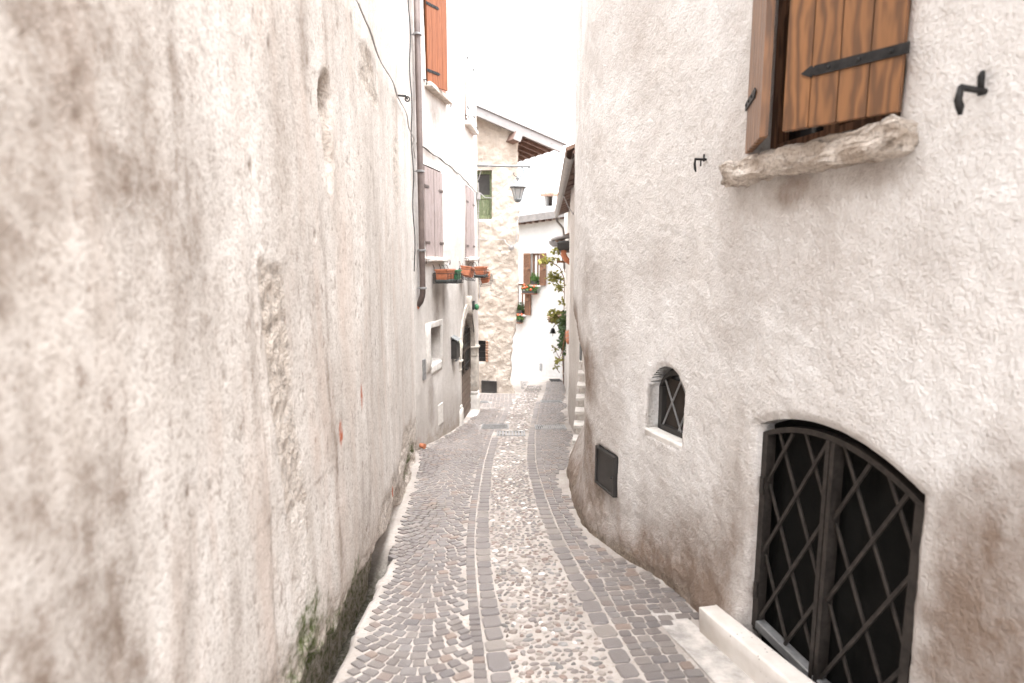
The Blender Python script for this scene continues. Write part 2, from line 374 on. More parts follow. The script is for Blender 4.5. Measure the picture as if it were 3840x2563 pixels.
def wall(name, plan, S, Z, mat, parent, holes=(), disp=None, masks=None):
    """a displaced plaster skin over a plan line, with real openings and reveals"""
    s2, z2 = np.meshgrid(S, Z, indexing='ij'); cs = np.gradient(S)[:, None]; cz = np.gradient(Z)[None, :]; cell = np.maximum(cs + 0 * cz, cz + 0 * cs)
    keep = np.ones((len(S) - 1, len(Z) - 1), bool)
    dep = np.zeros(s2.shape); hid = -np.ones(keep.shape, int)
    for hi_, h in enumerate(holes):
        f = h['f']
        for it in range(2):
            d = f(s2, z2); e = 1e-4
            gx = (f(s2 + e, z2) - f(s2 - e, z2)) / (2 * e); gz = (f(s2, z2 + e) - f(s2, z2 - e)) / (2 * e)
            m = (np.abs(d) < .62 * cell) if it == 0 else (np.abs(d) < .2 * cell)
            if it == 0: m0 = m
            s2 = np.where(m0, s2 - d * gx, s2); z2 = np.where(m0, z2 - d * gz, z2)
        sc_ = (s2[:-1, :-1] + s2[1:, :-1] + s2[:-1, 1:] + s2[1:, 1:]) / 4; zc_ = (z2[:-1, :-1] + z2[1:, :-1] + z2[:-1, 1:] + z2[1:, 1:]) / 4
        ins = f(sc_, zc_) < -1e-4; keep &= ~ins; hid[ins] = hi_
        r = h.get('round', .02); d = f(s2, z2); dep += np.where((d < r) & (d > -.5), r * .55 * (1 - np.clip(d, 0, r) / r) ** 2, 0)
    x, y, nx, ny, _, _ = plan.at(s2)
    off = -dep + (disp(s2, z2, x, y) if disp else 0)
    px, py = x + nx * off, y + ny * off
    V = np.stack([px, py, z2], -1).reshape(-1, 3); nz = len(Z)
    I = np.arange(len(S) * nz).reshape(len(S), nz)
    q = np.stack([I[:-1, :-1], I[1:, :-1], I[1:, 1:], I[:-1, 1:]], -1)
    F = q[keep].tolist(); verts = V.tolist(); nxf, nyf = nx.ravel(), ny.ravel(); sf, zf = s2.ravel().tolist(), z2.ravel().tolist()
    for hi_, h in enumerate(holes):            # reveals
        cells = hid == hi_; D = h.get('depth', .15); cache = {}
        def inner(i, k):
            if (i, k) not in cache:
                t_ = D * k / 2; b = verts[i]; cache[(i, k)] = len(verts); sp = h.get('splay', 0)
                verts.append([b[0] - nxf[i] * t_, b[1] - nyf[i] * t_, b[2]]); sf.append(sf[i]); zf.append(zf[i])
            return cache[(i, k)]
        for a in np.argwhere(cells):
            i, j = a
            for di, dj, e0, e1 in ((-1, 0, 0, 3), (1, 0, 1, 2), (0, -1, 0, 1), (0, 1, 3, 2)):
                u, w_ = i + di, j + dj
                if 0 <= u < keep.shape[0] and 0 <= w_ < keep.shape[1] and keep[u, w_]:
                    p0, p1 = int(q[i, j, e0]), int(q[i, j, e1])
                    for k in range(2):
                        a0 = p0 if k == 0 else inner(p0, 1); a1 = p1 if k == 0 else inner(p1, 1)
                        F.append([a0, a1, inner(p1, k + 1), inner(p0, k + 1)])
    me = bpy.data.meshes.new(name); me.from_pydata(verts, [], F); me.update()
    sf = np.array(sf); zf = np.array(zf); mk = masks(sf, zf) if masks else {}
    for k in ('stain_shade', 'rough', 'moss', 'brick'):
        at = me.attributes.new(k, 'FLOAT', 'POINT'); at.data.foreach_set('value', np.clip(mk.get(k, np.zeros(len(sf))), 0, 1).astype(np.float32))
    me.polygons.foreach_set('use_smooth', [True] * len(me.polygons))
    return put(name, me, mat, parent)
def blob(s, z, s0, z0, a, b, seed=0, nz=.6, fr=7):
    return np.clip(1.25 - np.hypot((s - s0) / a, (z - z0) / b) + fbm(s * fr, z * fr, seed, 4) * nz * 2, 0, 1)
def body(parent, poly, z0, z1, mat='mid_plaster'):
    MB().prism(poly, z0, z1).build('back_wall', mat, parent)

# plans: street-side lines of the six houses
RW = Plan([(2.6, -2), (2.0, .2), (1.52, 2.12), (1.30, 2.96), (1.19, 3.57), (1.02, 4.13), (.81, 4.63), (.68, 5.1), (.645, 5.66), (.68, 6.5), (.75, 7.5), (.95, 7.62), (3, 7.75)], 1)
LW = Plan([(-.93, -2), (-.95, 2.7), (-.97, 3.3), (-.98, 4.2), (-1.05, 5.13), (-1.18, 6.9), (-1.38, 8.62), (-1.7, 8.66)], -1)
LH = Plan([(-1.7, 8.62), (-1.43, 8.66), (-1.4, 8.82), (-1.0, 10.9), (-.79, 13.3), (-.755, 13.72), (-.85, 13.78), (-3.5, 14.1)], -1, 1)
ST = Plan([(-3.6, 17.9), (-.92, 17.6), (.12, 17.32), (.2, 17.36), (.16, 17.5), (-1.0, 20.2)], -1, 1)
WH = Plan([(-3.5, 29.0), (.11, 25.6), (1.18, 24.5), (2.3, 23.3)], -1, 1)
MR = Plan([(1.1, 7.9), (1.1, 11.45), (1.14, 11.6), (1.66, 17.8), (2.02, 23.5)], 1, 1)

# ------------------------------------------------------------------ ground and pavement
def interp(pts):
    a = np.array(pts, float)
    xs = np.linspace(a[0, 0], a[-1, 0], 400); ys = np.interp(xs, a[:, 0], a[:, 1])
    k = np.ones(25) / 25; ys = np.convolve(np.pad(ys, 12, 'edge'), k, 'valid')
    return lambda y: np.interp(y, xs, ys)
rowL = interp([(0, .22), (2.72, -.05), (3.98, -.20), (5.25, -.28), (7.62, -.32), (10, -.28), (14.4, -.08), (18, .3), (23, .75)])
rowR = interp([(0, .9), (2.83, .60), (3.98, .455), (5.25, .33), (7.62, .25), (10, .33), (14.4, .62), (18, .95), (23, 1.3)])
def kerb_x(y): return 1.10 + (3.2 - y) * .229          # street-side foot of the white kerb
def chan_x(y): return LW.xy(y) + .01
def wall_left(y): return LW.xy(y, hi=LW.L - .35) if y < 8.6 else (LH.xy(y) if y < 13.6 else (-2.3 if y < 17.2 else .2))
def wall_right(y):
    if y < 3.3: return kerb_x(y) - .04
    if y < 7.45: return RW.xy(y, hi=RW.sy(7.45, hi=RW.L - 2.3))
    return MR.xy(max(y, 8)) if y > 9.8 else .80 + (y - 7.45) * .14
ys_t = np.linspace(-8, 32, 801)
WLt = np.array([wall_left(y) for y in ys_t]); WRt = np.array([wall_right(y) for y in ys_t])
def wl(y): return np.interp(y, ys_t, WLt)
def wr(y): return np.interp(y, ys_t, WRt)

gx = grid_axis([(-6, -1.6, .4), (-1.6, -.6, .025), (-.6, .7, .04), (.7, 1.6, .025), (1.6, 6, .4)])
gy = grid_axis([(-8, 1.6, .3), (1.6, 5, .03), (5, 9, .05), (9, 18, .12), (18, 32, .4)])
X2, Y2 = np.meshgrid(gx, gy, indexing='ij')
cx = np.array([chan_x(min(max(y, -1), 8)) for y in gy])[None, :]
channel = sm(cx + .035, cx - .0, X2 + fbm(X2 * 9, Y2 * 9, 3) * .06) * sm(4.75, 4.2, Y2) * sm(.5, 1, Y2)
pit = ((X2 > kerb_x(Y2) + .07) & (Y2 < 3.14) & (Y2 > 1.9) & (X2 < 2.4)).astype(float)
Z2 = G(Y2) + fbm(X2 * 1.2, Y2 * 1.2, 5, 3) * .012 + fbm(X2 * 14, Y2 * 14, 8, 3) * .006 - channel * .30 - pit * .5
V = np.stack([X2, Y2, Z2], -1).reshape(-1, 3); I = np.arange(V.shape[0]).reshape(X2.shape)
F = np.stack([I[:-1, :-1], I[1:, :-1], I[1:, 1:], I[:-1, 1:]], -1).reshape(-1, 4)
me = bpy.data.meshes.new('pavement'); me.from_pydata(V.tolist(), [], F.tolist()); me.update()
damp_dark_m = np.clip(channel * .9 + blob(X2, Y2, -.82, 5.55, .22, .75, 4, .5, 5) * sm(.2, .6, blob(X2, Y2, -.82, 5.55, .22, .75, 4, .5, 5)), 0, 1)
for k, a in (('damp_dark', np.clip(damp_dark_m + pit, 0, 1)), ('moss', channel * .7)):  # channel and cellar pit floors coloured dark
    at = me.attributes.new(k, 'FLOAT', 'POINT'); at.data.foreach_set('value', a.ravel().astype(np.float32))
me.polygons.foreach_set('use_smooth', [True] * len(me.polygons))
pavement = put('pavement', me, 'mortar', kind='structure')
tb = MB(); tb.add([(-400, -30, G(-30) - .9), (400, -30, G(-30) - .9), (400, 40, G(40) - .9), (-400, 40, G(40) - .9), (400, 900, -8), (-400, 900, -8)], [(0, 1, 2, 3), (3, 2, 4, 5)])
tb.build('terrain', 'earth', kind='structure')

TILT = Matrix.Rotation(-math.atan(SLOPE), 4, 'X')
def sett_mesh(seed, dome=.02, corner=.10, jit=.07, lift=.16):
    r = random.Random(seed); out = []
    for x, y in ((-1, -1), (1, -1), (1, 1), (-1, 1)):
        j = lambda: r.uniform(-jit, jit)
        c = corner * r.uniform(.6, 1.4)
        if x * y > 0: out += [(x * (.5) + j() * .4, y * (.5 - c)), (x * (.5 - c), y * .5 + j() * .4)]
        else: out += [(x * (.5 - c), y * .5 + j() * .4), (x * .5 + j() * .4, y * (.5 - c))]
    n = 8; vs_ = [(x, y, -.6) for x, y in out] + [(x, y, lift - .12) for x, y in out]
    tx, ty = r.uniform(-.05, .05), r.uniform(-.05, .05)
    vs_ += [(x * .91 + j_ * .008, y * .91, lift + x * tx + y * ty) for (x, y), j_ in zip(out, range(8))] + [(0, 0, lift + dome)]
    fs = []
    for q in range(2):
        for i in range(n): fs.append((q * n + i, q * n + (i + 1) % n, q * n + n + (i + 1) % n, q * n + n + i))
    fs += [(2 * n + i, 2 * n + (i + 1) % n, 3 * n) for i in range(n)]
    b = MB(); b.add(vs_, fs); return b
def pebble_mesh(seed):
    r = random.Random(seed); b = MB(); n = 8; vs_ = []; p = r.uniform(0, 6)
    w = [1 + .14 * math.sin(k * .785 * 2 + p) + r.uniform(-.06, .06) for k in range(n)]
    for rr, z in ((.46, -.3), (.5, .0), (.4, .2), (.2, .31)):
        vs_ += [(rr * w[k] * math.cos(k * .7854), rr * w[k] * math.sin(k * .7854), z) for k in range(n)]
    vs_.append((0, 0, .34)); fs = []
    for q in range(3):
        for i in range(n): fs.append((q * n + i, q * n + (i + 1) % n, q * n + n + (i + 1) % n, q * n + n + i))
    fs += [(3 * n + i, 3 * n + (i + 1) % n, 4 * n) for i in range(n)]
    b.add(vs_, fs); return b
def scatter(items, protos, name, plural, mat, limit=300, near=2.5):
    """items: (x, y, rot, sx, sy, sz, variant); the largest in view become single pieces, the rest one mass"""
    items.sort(key=lambda q: q[1])
    first = [q for q in items if q[1] >= near][:limit]; ids = set(id(q) for q in first); rest = [q for q in items if id(q) not in ids]
    meshes = [p.mesh(name) for p in protos]
    for m_ in meshes:
        m_.materials.append(MATS[mat])
        if name == 'pebble': m_.polygons.foreach_set('use_smooth', [True] * len(m_.polygons))
    def mtx(q): return Matrix.Translation((q[0], q[1], G(q[1]))) @ TILT @ Matrix.Rotation(q[2], 4, 'Z') @ Matrix.Diagonal((q[3], q[4], q[5], 1))
    for q in first: put(name, meshes[q[6]], None, pavement, mtx(q))
    if rest:
        Vs, Fs, k = [], [], 0
        pv = [np.array(p.v) for p in protos]
        for q in rest:
            M = np.array(mtx(q)); p = pv[q[6]]; Vs.append(p @ M[:3, :3].T + M[:3, 3])
            Fs += [tuple(i + k for i in f) for f in protos[q[6]].f]; k += len(p)
        m_ = bpy.data.meshes.new(plural); m_.from_pydata(np.concatenate(Vs).tolist(), [], Fs); m_.update()
        if name == 'pebble': m_.polygons.foreach_set('use_smooth', [True] * len(m_.polygons))
        put(plural, m_, mat, pavement, kind='stuff')

setts = []
sprotos = [sett_mesh(i) for i in range(12)]
y0 = .6
while y0 < 13.9:                                   # left strip: rows sagging in arcs
    yy = y0; xl = float(wl(yy)) + (.075 if yy < 4.4 else .0); xr = float(rowL(yy)) - .065 - .085
    xc = xl * .45 + xr * .55; hw = (xr - xl) / 2; x = xl + rnd.uniform(0, .05); A = .19 * min(1, hw / .36)
    while x < xr - .035:
        w = rnd.uniform(.066, .098); u = max(-1.15, min(1.15, (x + w / 2 - xc) / hw)); cy = yy - A * (1 - u * u); sl = 2 * A * u / hw
        an = math.atan(sl) * .9; ca = math.cos(an)
        if float(wl(cy)) + .01 < x: setts.append((x + w / 2, cy + rnd.uniform(-.004, .004), an + rnd.uniform(-.07, .07), (w - rnd.uniform(.007, .014)), (.0735 * ca - rnd.uniform(.008, .013)), .05, rnd.randrange(12)))
        x += w * (.55 + .45 * ca)
    y0 += .0725
y = .4
while y < 13.5:                                    # single column beside the left border row
    l = rnd.uniform(.055, .085); setts.append((float(rowL(y)) - .065 - .04, y + l / 2, 0.06 + rnd.uniform(-.05, .05), .066, l - .012, .05, rnd.randrange(12))); y += l
y0 = .6
while y0 < 17:                                     # right strip: straight courses
    x = float(rowR(y0)) + .068; xr = float(wr(y0)) - (.17 if y0 < 3.3 else .09 + .05 * math.sin(y0 * 3)); h = rnd.uniform(.066, .08); dx = 0
    while x < xr - .05:
        w = rnd.uniform(.075, .115); cy = y0 + (x - rowR(y0)) * .14 + rnd.uniform(-.006, .006)
        setts.append((x + w / 2, cy, .12 + rnd.uniform(-.07, .07), w - rnd.uniform(.008, .015), h - rnd.uniform(.008, .013), .05, rnd.randrange(12))); x += w
    y0 += h
y0 = 14.0
while y0 < 22:                                     # open corner past the doorway
    for a, b in ((float(wl(y0)) + .1, float(rowL(y0)) - .07), (float(rowR(y0)) + .07, float(wr(y0)) - .1)) if y0 > 17 else ((float(wl(y0)) + .1, float(rowL(y0)) - .07),):
        x = a
        while x < b:
            setts.append((x + .05, y0 + rnd.uniform(-.01, .01), rnd.uniform(-.08, .08), rnd.uniform(.08, .098), .078, .05, rnd.randrange(12))); x += .105
    y0 += .09
GRATES = [(-.02, 10.17, .50, .50), (.72, 10.9, .58, .50), (1.02, 15.2, .55, .5), (-.32, 11.0, .52, .55), (-.75, 15.1, .3, .36), (1.66, 22.4, .42, 1.2)]
def free(x, y, m=.03): return not any(abs(x - a) < w / 2 + m and abs(y - b) < l / 2 + m for a, b, w, l in GRATES)
setts = [q for q in setts if free(q[0], q[1])]
scatter(setts, sprotos, 'sett', 'setts', 'porphyry', 300, 2.62)

bord = []
bprotos = [sett_mesh(50 + i, .03, .13, .09, .2) for i in range(8)]
for row, ang in ((rowL, .07), (rowR, .16)):
    y = .5; k = 0
    while y < 15:
        l = rnd.uniform(.10, .165) * (1.0 if y < 9 else 1.4)
        if row is rowL and 2.76 < y < 2.9 and k == 0: l = .2; k = 1
        w = rnd.uniform(.1, .122); d = float(row(y + .1) - row(y)) / .1
        bord.append((float(row(y + l / 2)), y + l / 2, math.atan(-d) + rnd.uniform(-.07, .07), w, l - rnd.uniform(.016, .026), .05, rnd.randrange(8))); y += l
bord = [q for q in bord if free(q[0], q[1])]
scatter(bord, bprotos, 'border_stone', 'border_stones', 'porphyry_slab', 300, 2.5)

peb = []
pprotos = [pebble_mesh(i) for i in range(12)]
y = .6
while y < 20:
    sp = .041 if y < 8 else .06
    a, b = float(rowL(y)) + .075, float(rowR(y)) - .075; x = a + rnd.uniform(0, .03)
    while x < b:
        L = rnd.choice((.026, .032, .038, .045, .055)) * rnd.uniform(.85, 1.2) * (1 if y < 8 else 1.6)
        if rnd.random() < .9: peb.append((x + rnd.uniform(-.008, .008), y + rnd.uniform(-.014, .014), rnd.gauss(.15, .45), L, L * rnd.uniform(.45, .75), .034 * rnd.uniform(.6, 1.3), rnd.randrange(12)))
        x += L * .6 + rnd.uniform(.012, .034) * (1 if y < 8 else 1.5)
    y += sp
peb = [q for q in peb if free(q[0], q[1])]
scatter(peb, pprotos, 'pebble', 'pebbles', 'pebble_stone', 300, 2.62)

# concrete margin patch along the kerb, white kerb block
cp = []
for y in np.linspace(.9, 3.5, 34):
    cp.append((kerb_x(y) - .19 + float(fbm(y * 3., 2., 9)) * .05, y))
b = MB(); vs_ = [(x, y, G(y) + .006) for x, y in cp] + [(kerb_x(y) + .02, y, G(y) + .008) for _, y in cp]; n = len(cp)
b.add(vs_, [(i, n + i, n + i + 1, i + 1) for i in range(n - 1)])
b.build('concrete_margin', 'concrete', pavement, smooth=True)
kd = Vector((.223, -.975, .127)).normalized()
kx = Vector((.975, .223, 0)).normalized(); kz = kx.cross(kd).normalized() * -1
if kz.z < 0: kz = -kz
KM = Matrix(((kx.x, kd.x, kz.x, 1.10), (kx.y, kd.y, kz.y, 3.22), (kx.z, kd.z, kz.z, G(3.22) - .02), (0, 0, 0, 1)))
kb = MB().box(0, .115, 0, 1.55, -.25, .175, KM, .006).build('kerb_block', 'travertine', None)
roughen(kb, .004, .06, 3, 6); kb['label'] = 'long white travertine kerb block beside the arched cellar grille'; kb['category'] = 'kerb stone'

def grate(i, label, mat='grey_metal', bars=9, across=True):
    x, y, w, l = GRATES[i]; M = Matrix.Translation((x, y, G(y))) @ TILT
    o = thing('drain_grate', label, 'drain grate', (x, y, G(y)), 'iron grates set in the paving')
    MB().box(-w / 2, w / 2, -l / 2, l / 2, -.03, .002, M).build('pit_floor', 'dark_inside', o)
    f = MB(); e = .025
    f.box(-w / 2, w / 2, -l / 2, -l / 2 + e, 0, .016, M); f.box(-w / 2, w / 2, l / 2 - e, l / 2, 0, .016, M)
    f.box(-w / 2, -w / 2 + e, -l / 2 + e, l / 2 - e, 0, .016, M); f.box(w / 2 - e, w / 2, -l / 2 + e, l / 2 - e, 0, .016, M)
    f.build('frame', mat, o)
    p = (w - 2 * e) / bars; bm_ = MB().box(-p * .28, p * .28, -l / 2 + e, l / 2 - e, .004, .014).mesh('bar'); bm_.materials.append(MATS[mat])
    for k in range(bars): put('bar', bm_, None, o, M @ Matrix.Translation((-w / 2 + e + p * (k + .5), 0, 0)))
grate(0, 'pale grey drain grate with wide slots in the middle of the pebble strip', 'grey_metal', 8)
grate(1, 'grey drain grate at the foot of the white tread staircase', 'grey_metal', 14)
grate(2, 'far narrow drain grate near the mid house wall', 'grey_metal', 14)
grate(3, 'fine mesh metal cover left of the pebble strip near the arched door', 'grey_metal', 24)
grate(4, 'small drain grate in front of the rubble stone house', 'grey_metal', 9)
grate(5, 'black slotted door mat grate by the louvred door', 'rubber', 9)

# ------------------------------------------------------------------ left foreground house
h1 = thing('plaster_house', 'foreground house with bare stained beige plaster wall and mossy foot', 'house', (-1.6, 3, G(3)))
sL = lambda y: LW.sy(y, hi=LW.L - .35)
off = sL(3.0) - 3.0
def f_base(s, y, z):                        # ragged broken foot of the plaster
    return G(y) + .10 + .10 * np.clip(fbm(s * 5, s * 0, 31, 4) + .35, 0, 1) * 2 + .22 * sm(5.2, 6.6, y) * (.6 + fbm(s * 9, z * 6, 77, 3))
def d_left(s, z, x, y):
    d = fbm(s * .7, z * .4, 11, 3) * .07 + fbm(s * 3, z * 1.2, 12, 3) * .018 + fbm(s * 22, z * 16, 13, 3) * .005
    d -= .010 * sm(.25, .8, m_rough(s, z))
    d += (fbm(s * 30, z * 30, 19, 2)) * .022 * sm(.2, .8, m_rough(s, z))
    yy = s - off
    d -= .07 * blob(s, z, sL(3.30), .80, .10, .13, 3, .4, 9) + .05 * blob(s, z, sL(3.32), .55, .07, .2, 5, .5)
    fb = f_base(s, yy, z)
    d -= sm(fb + .02, fb - .02, z) * (.13 * sm(5.6, 4.6, yy) + .02 * sm(4.6, 5.6, yy))
    d -= .007 * pits(s, z)
    d -= .075 * sm(-.02, .22, fbm(s * 3.5, z * 4.5, 91, 4)) * sm(.62, .12, z - G(yy)) * sm(4.6, 5.6, yy)
    d -= .007 * sm(0, .8, 1 - np.abs(yy - 2.27 - fbm(z * 3, z * 0, 43) * .08) / .02) * sm(.1, -.1, z)
    return d
PITS = [(rnd.uniform(1.0, 5.5), rnd.uniform(-2.2, 2.2), rnd.uniform(.010, .024)) for _ in range(60)]
def pits(s, z):
    m = np.zeros(np.shape(s)); y = s - off
    for a, b, c_ in PITS:
        q = (np.abs(y - a) < .06) & (np.abs(z - b) < .09)
        if q.any(): m[q] = np.maximum(m[q], sm(1.2, .4, np.hypot((y[q] - a) / c_, (z[q] - b) / (c_ * 1.5)) + fbm(s[q] * 40, z[q] * 40, 7, 2) * .9))
    return m
def m_rough(s, z):
    y = s - off; w = .5 - np.abs(y - 2.44 + .09 * z - fbm(z * 2.5, s * 0, 21) * .06) / .30
    strip = sm(0, .2, w) * sm(.04, -.1, z + fbm(s * 6, z * 6, 29) * .1) * (.75 + .25 * sm(-.9, -.3, z)) * (1 - .6 * sm(-1.0, -1.3, z))
    pe = blob(s, z, sL(4.55), 1.18, .55, .10, 7, .6, 4) + blob(s, z, sL(4.4), 1.34, .25, .1, 8, .7, 5) + blob(s, z, sL(5.9), .95, .25, .5, 9, .5, 5) * .8
    lo = sm(.32, .0, z - G(y) - .12 - .5 * np.clip(fbm(s * 1.7, z * 2, 52, 3) + .15, 0, 1) - .35 * sm(5.3, 6.5, y)) * .9
    hole = blob(s, z, sL(3.3), .68, .1, .3, 3, .4, 9)
    return np.clip(strip + pe + lo + hole, 0, 1)
def masks_left(s, z):
    y = s - off
    gr = np.clip(.72 + 1.5 * fbm(s * 13, z * 6, 66, 4), 0, 1.2)
    st = .5 * sm(.0, .16, fbm(s * 1.2 + .3, z * .4, 61, 4))
    st = st + .95 * sm(2.25, 1.55, y + fbm(s * 2, z * 1.5, 64, 4) * .9) * sm(-.5, .25, z + fbm(s * 3, z * 2, 68, 3) * .7)  # upper near-end stain, darkened further to paint in corner vignetting
    for k, (yc, wd, za, zb_, am) in enumerate(((1.42, .15, -.05, -.7, .95), (1.18, .12, -.3, -.8, .6), (1.08, .10, .2, -.4, .6), (1.62, .10, -.4, -.9, .6), (1.78, .05, .4, -.3, .5), (1.95, .09, -.6, -1.2, .55),
            (2.22, .05, .3, -.3, .5), (2.62, .07, -.7, -1.3, .5), (2.95, .12, .9, .3, .5), (3.12, .04, .3, -.2, .55), (3.4, .05, .5, .1, .4), (3.9, .10, -.2, -.8, .35), (4.5, .12, .6, .2, .35), (5.2, .15, 0, -.6, .35))):
        wob = fbm(z * 1.4, z * 0, 62 + k * 5) * .25 * (wd + .05) * 8
        lim = sm(za, zb_, z) if k not in (4, 8, 10, 12) else sm(zb_, za, z)
        st = st + am * sm(1.0, .1, np.abs(y - yc - wob) / wd) * lim
    st = .72 * np.clip(st, 0, 1) * gr
    br = np.zeros_like(s)
    for yy, zz, a, b_ in ((3.26, -.98, .045, .085), (3.75, -.89, .035, .1), (5.05, G(5.05) + .35, .06, .07)):
        br = np.maximum(br, sm(.3, .6, blob(s, z, sL(yy), zz, a, b_, 5, .3, 12)))
    mo = np.zeros_like(s)
    for yy, zz, a, b_ in ((3.45, -1.93, .12, .11), (3.2, -2.02, .16, .10), (2.55, -1.9, .25, .25), (2.9, -2.05, .2, .12), (6.5, -2.3, .35, .13), (7.4, -2.5, .5, .1)):
        mo = np.maximum(mo, blob(s, z, sL(yy), zz, a, b_, int(yy * 10), .9, 8))
    fb = f_base(s, y, z)
    mo = np.clip(mo + .5 * sm(.02, -.06, z - fb) * sm(5.4, 4.4, y), 0, 1)
    crack = .3 * sm(0, .6, 1 - np.abs(z - (-1.03 - .1 * (y - 2.1) + fbm(s * 3, s * 0, 41) * .1)) / .012) * sm(1.6, 1.9, y) * sm(3.3, 2.9, y)
    hole = sm(.15, .5, blob(s, z, sL(3.29), .80, .06, .14, 3, .3, 9))
    lowd = .75 * sm(.45, .02, z - G(y) - .12 + fbm(s * 2.5, z * 3, 93, 4) * .55) + .8 * sm(.05, .24, fbm(s * 3.5, z * 4.5, 91, 4)) * sm(.62, .12, z - G(y)) * sm(4.6, 5.6, y)
    st = np.clip(st * (.35 + .65 * sm(5.5, 3.2, y)) + .6 * pits(s, z) + crack + hole + lowd * np.clip(.7 + 1.6 * fbm(s * 16, z * 16, 95, 3), 0, 1), 0, 1)  # pits, crack, hole and base hollows coloured darker
    return dict(stain_shade=st, rough=m_rough(s, z), moss=mo, brick=br)
S = grid_axis([(0, off + .7, .25), (off + .7, off + 4.2, .016), (off + 4.2, LW.L - .4, .026), (LW.L - .4, LW.L, .03)])
Z = grid_axis([(-3.6, -3.0, .1), (-3.0, -1.6, .016), (-1.6, 1.7, .02), (1.7, 3.6, .04), (3.6, 3.7, .1)])
wall('wall', LW, S, Z, 'old_plaster', h1, (), d_left, masks_left)
body(h1, [(-1.45, -2), (-1.5, 4.5), (-1.9, 8.3), (-6, 8.3), (-6, -2)], -4, 3.68)
MB().box(-6.5, -.9, -2.3, 8.45, 3.72, 3.86).build('roof', 'roof_tile', h1)
c1 = [(LW.xy(y) + .03 + .012 * math.sin(y * 5), y, 1.50 + .015 * math.sin(y * 2.3) + (.03 if y < 4 else 0)) for y in np.linspace(2.6, 8.2, 40)]
co = MB().tube(c1, .0045, 6).tube([(x + .008, y, z - .012 - .006 * math.sin(y * 4)) for x, y, z in c1], .004, 6).tube([c1[-1], (LW.xy(8.3) + .03, 8.4, 1.42), (LW.xy(8.4) + .04, 8.6, 1.36)], .006, 6).build('cable', 'cable_grey', None, smooth=True)
co['label'] = 'thin pale cable strung along the beige plaster wall'; co['category'] = 'cable'
x_ = LW.xy(6.05)
ho = MB().tube([(x_ - .05, 6.05, 1.55), (x_ + .09, 6.05, 1.54), (x_ + .10, 6.08, 1.52)], .010, 6).tube([(x_ + .1 + .022 * math.cos(a), 6.08, 1.52 + .022 * math.sin(a)) for a in np.linspace(0, 6.2, 10)], .007, 5).build('wall_hook', 'iron', None)
ho['label'] = 'rusty ring hook in the plaster wall above the cable'; ho['category'] = 'hook'
xq = LW.xy(7.6)
co = MB().tube([(LW.xy(8.35) + .03 + .01 * math.sin(z * 7), 8.35, z) for z in np.linspace(-.2, 3.6, 40)], .009, 6).build('cable', 'cable_dark', None)
co['label'] = 'dark vertical cable clipped beside the brown downpipe'; co['category'] = 'cable'

# ------------------------------------------------------------------ shuttered house (left, second)
h2 = thing('shuttered_house', 'tall pale plaster house with wooden shutters and arched doorway', 'house', (-1.8, 11, G(11)))
sH = lambda y: LH.sy(y, hi=LH.sy(13.6) if y < 13.5 else None)
def d_lh(s, z, x, y): return fbm(s * .8, z * .8, 71, 4) * .05 + fbm(s * 5, z * 4, 72, 3) * .012 - .012 * sm(.02, .0, np.abs(z - 1.62 + .06 * (s - 1))) - .03 * sm(.3, .0, z - G(y) - .05) * fbm(s * 8, z * 8, 5)
def m_lh(s, z):
    x, y, *_ = LH.at(s)
    st = np.zeros_like(s)
    for yy, zz, a, b_ in ((9.75, -.85, .16, .55), (10.1, -.7, .08, .4), (11.7, -.9, .12, .5), (12.3, -.9, .1, .45), (9.75, 2.2, .25, .3), (9.4, -2.4, .2, .7), (9.5, 1.55, .6, .06), (9.95, -1.25, .12, .18)):
        st = np.maximum(st, .5 * blob(s, z, sH(yy), zz, a, b_, int(yy * 9), .6, 5))
    st = np.maximum(st, .42 * sm(.9, .0, z - G(y) + fbm(s * 2, z * 2, 88, 3) * .8))
    return dict(stain_shade=st, rough=.5 * sm(.25, .0, z - G(y) + fbm(s * 6, z * 6, 89, 3) * .3))
DOOR0, DOOR1 = sH(11.28), sH(12.95); DC = (DOOR0 + DOOR1) / 2; DW = (DOOR1 - DOOR0) / 2
W1, W2 = (sH(9.2), sH(10.05)), (sH(11.95), sH(12.95)); U1, U2 = (sH(9.4), sH(10.3)), (sH(12.1), sH(13.0))
NI = (sH(9.38), sH(9.93))
holes = [dict(f=sd_arch(DC, DW, -4.2, -1.08, DW * .97), depth=.16, round=.02), dict(f=sd_rect(*NI, -1.72, -1.13), depth=.38, round=.03),
         dict(f=sd_rect(*W1, .0, 1.38), depth=.16), dict(f=sd_rect(*W2, .0, 1.40), depth=.16), dict(f=sd_rect(*U1, 2.62, 4.0), depth=.2), dict(f=sd_rect(*U2, 2.66, 4.02), depth=.2)]
S = grid_axis([(0, LH.L - 3.2, .035), (LH.L - 3.2, LH.L - 2.5, .04), (LH.L - 2.5, LH.L, .3)])
Z = grid_axis([(-4.4, -3.6, .1), (-3.6, 4.3, .035), (4.3, 6.0, .3)])
wall('wall', LH, S, Z, 'house_plaster', h2, holes, d_lh, m_lh)
body(h2, [(-2.0, 8.75), (-1.55, 11), (-1.35, 13.5), (-7, 13.9), (-7, 8.75)], -5, 5.98, 'house_plaster')
MB().box(-7.2, -.62, 8.5, 14.0, 6.02, 6.2).build('roof', 'roof_tile', h2)

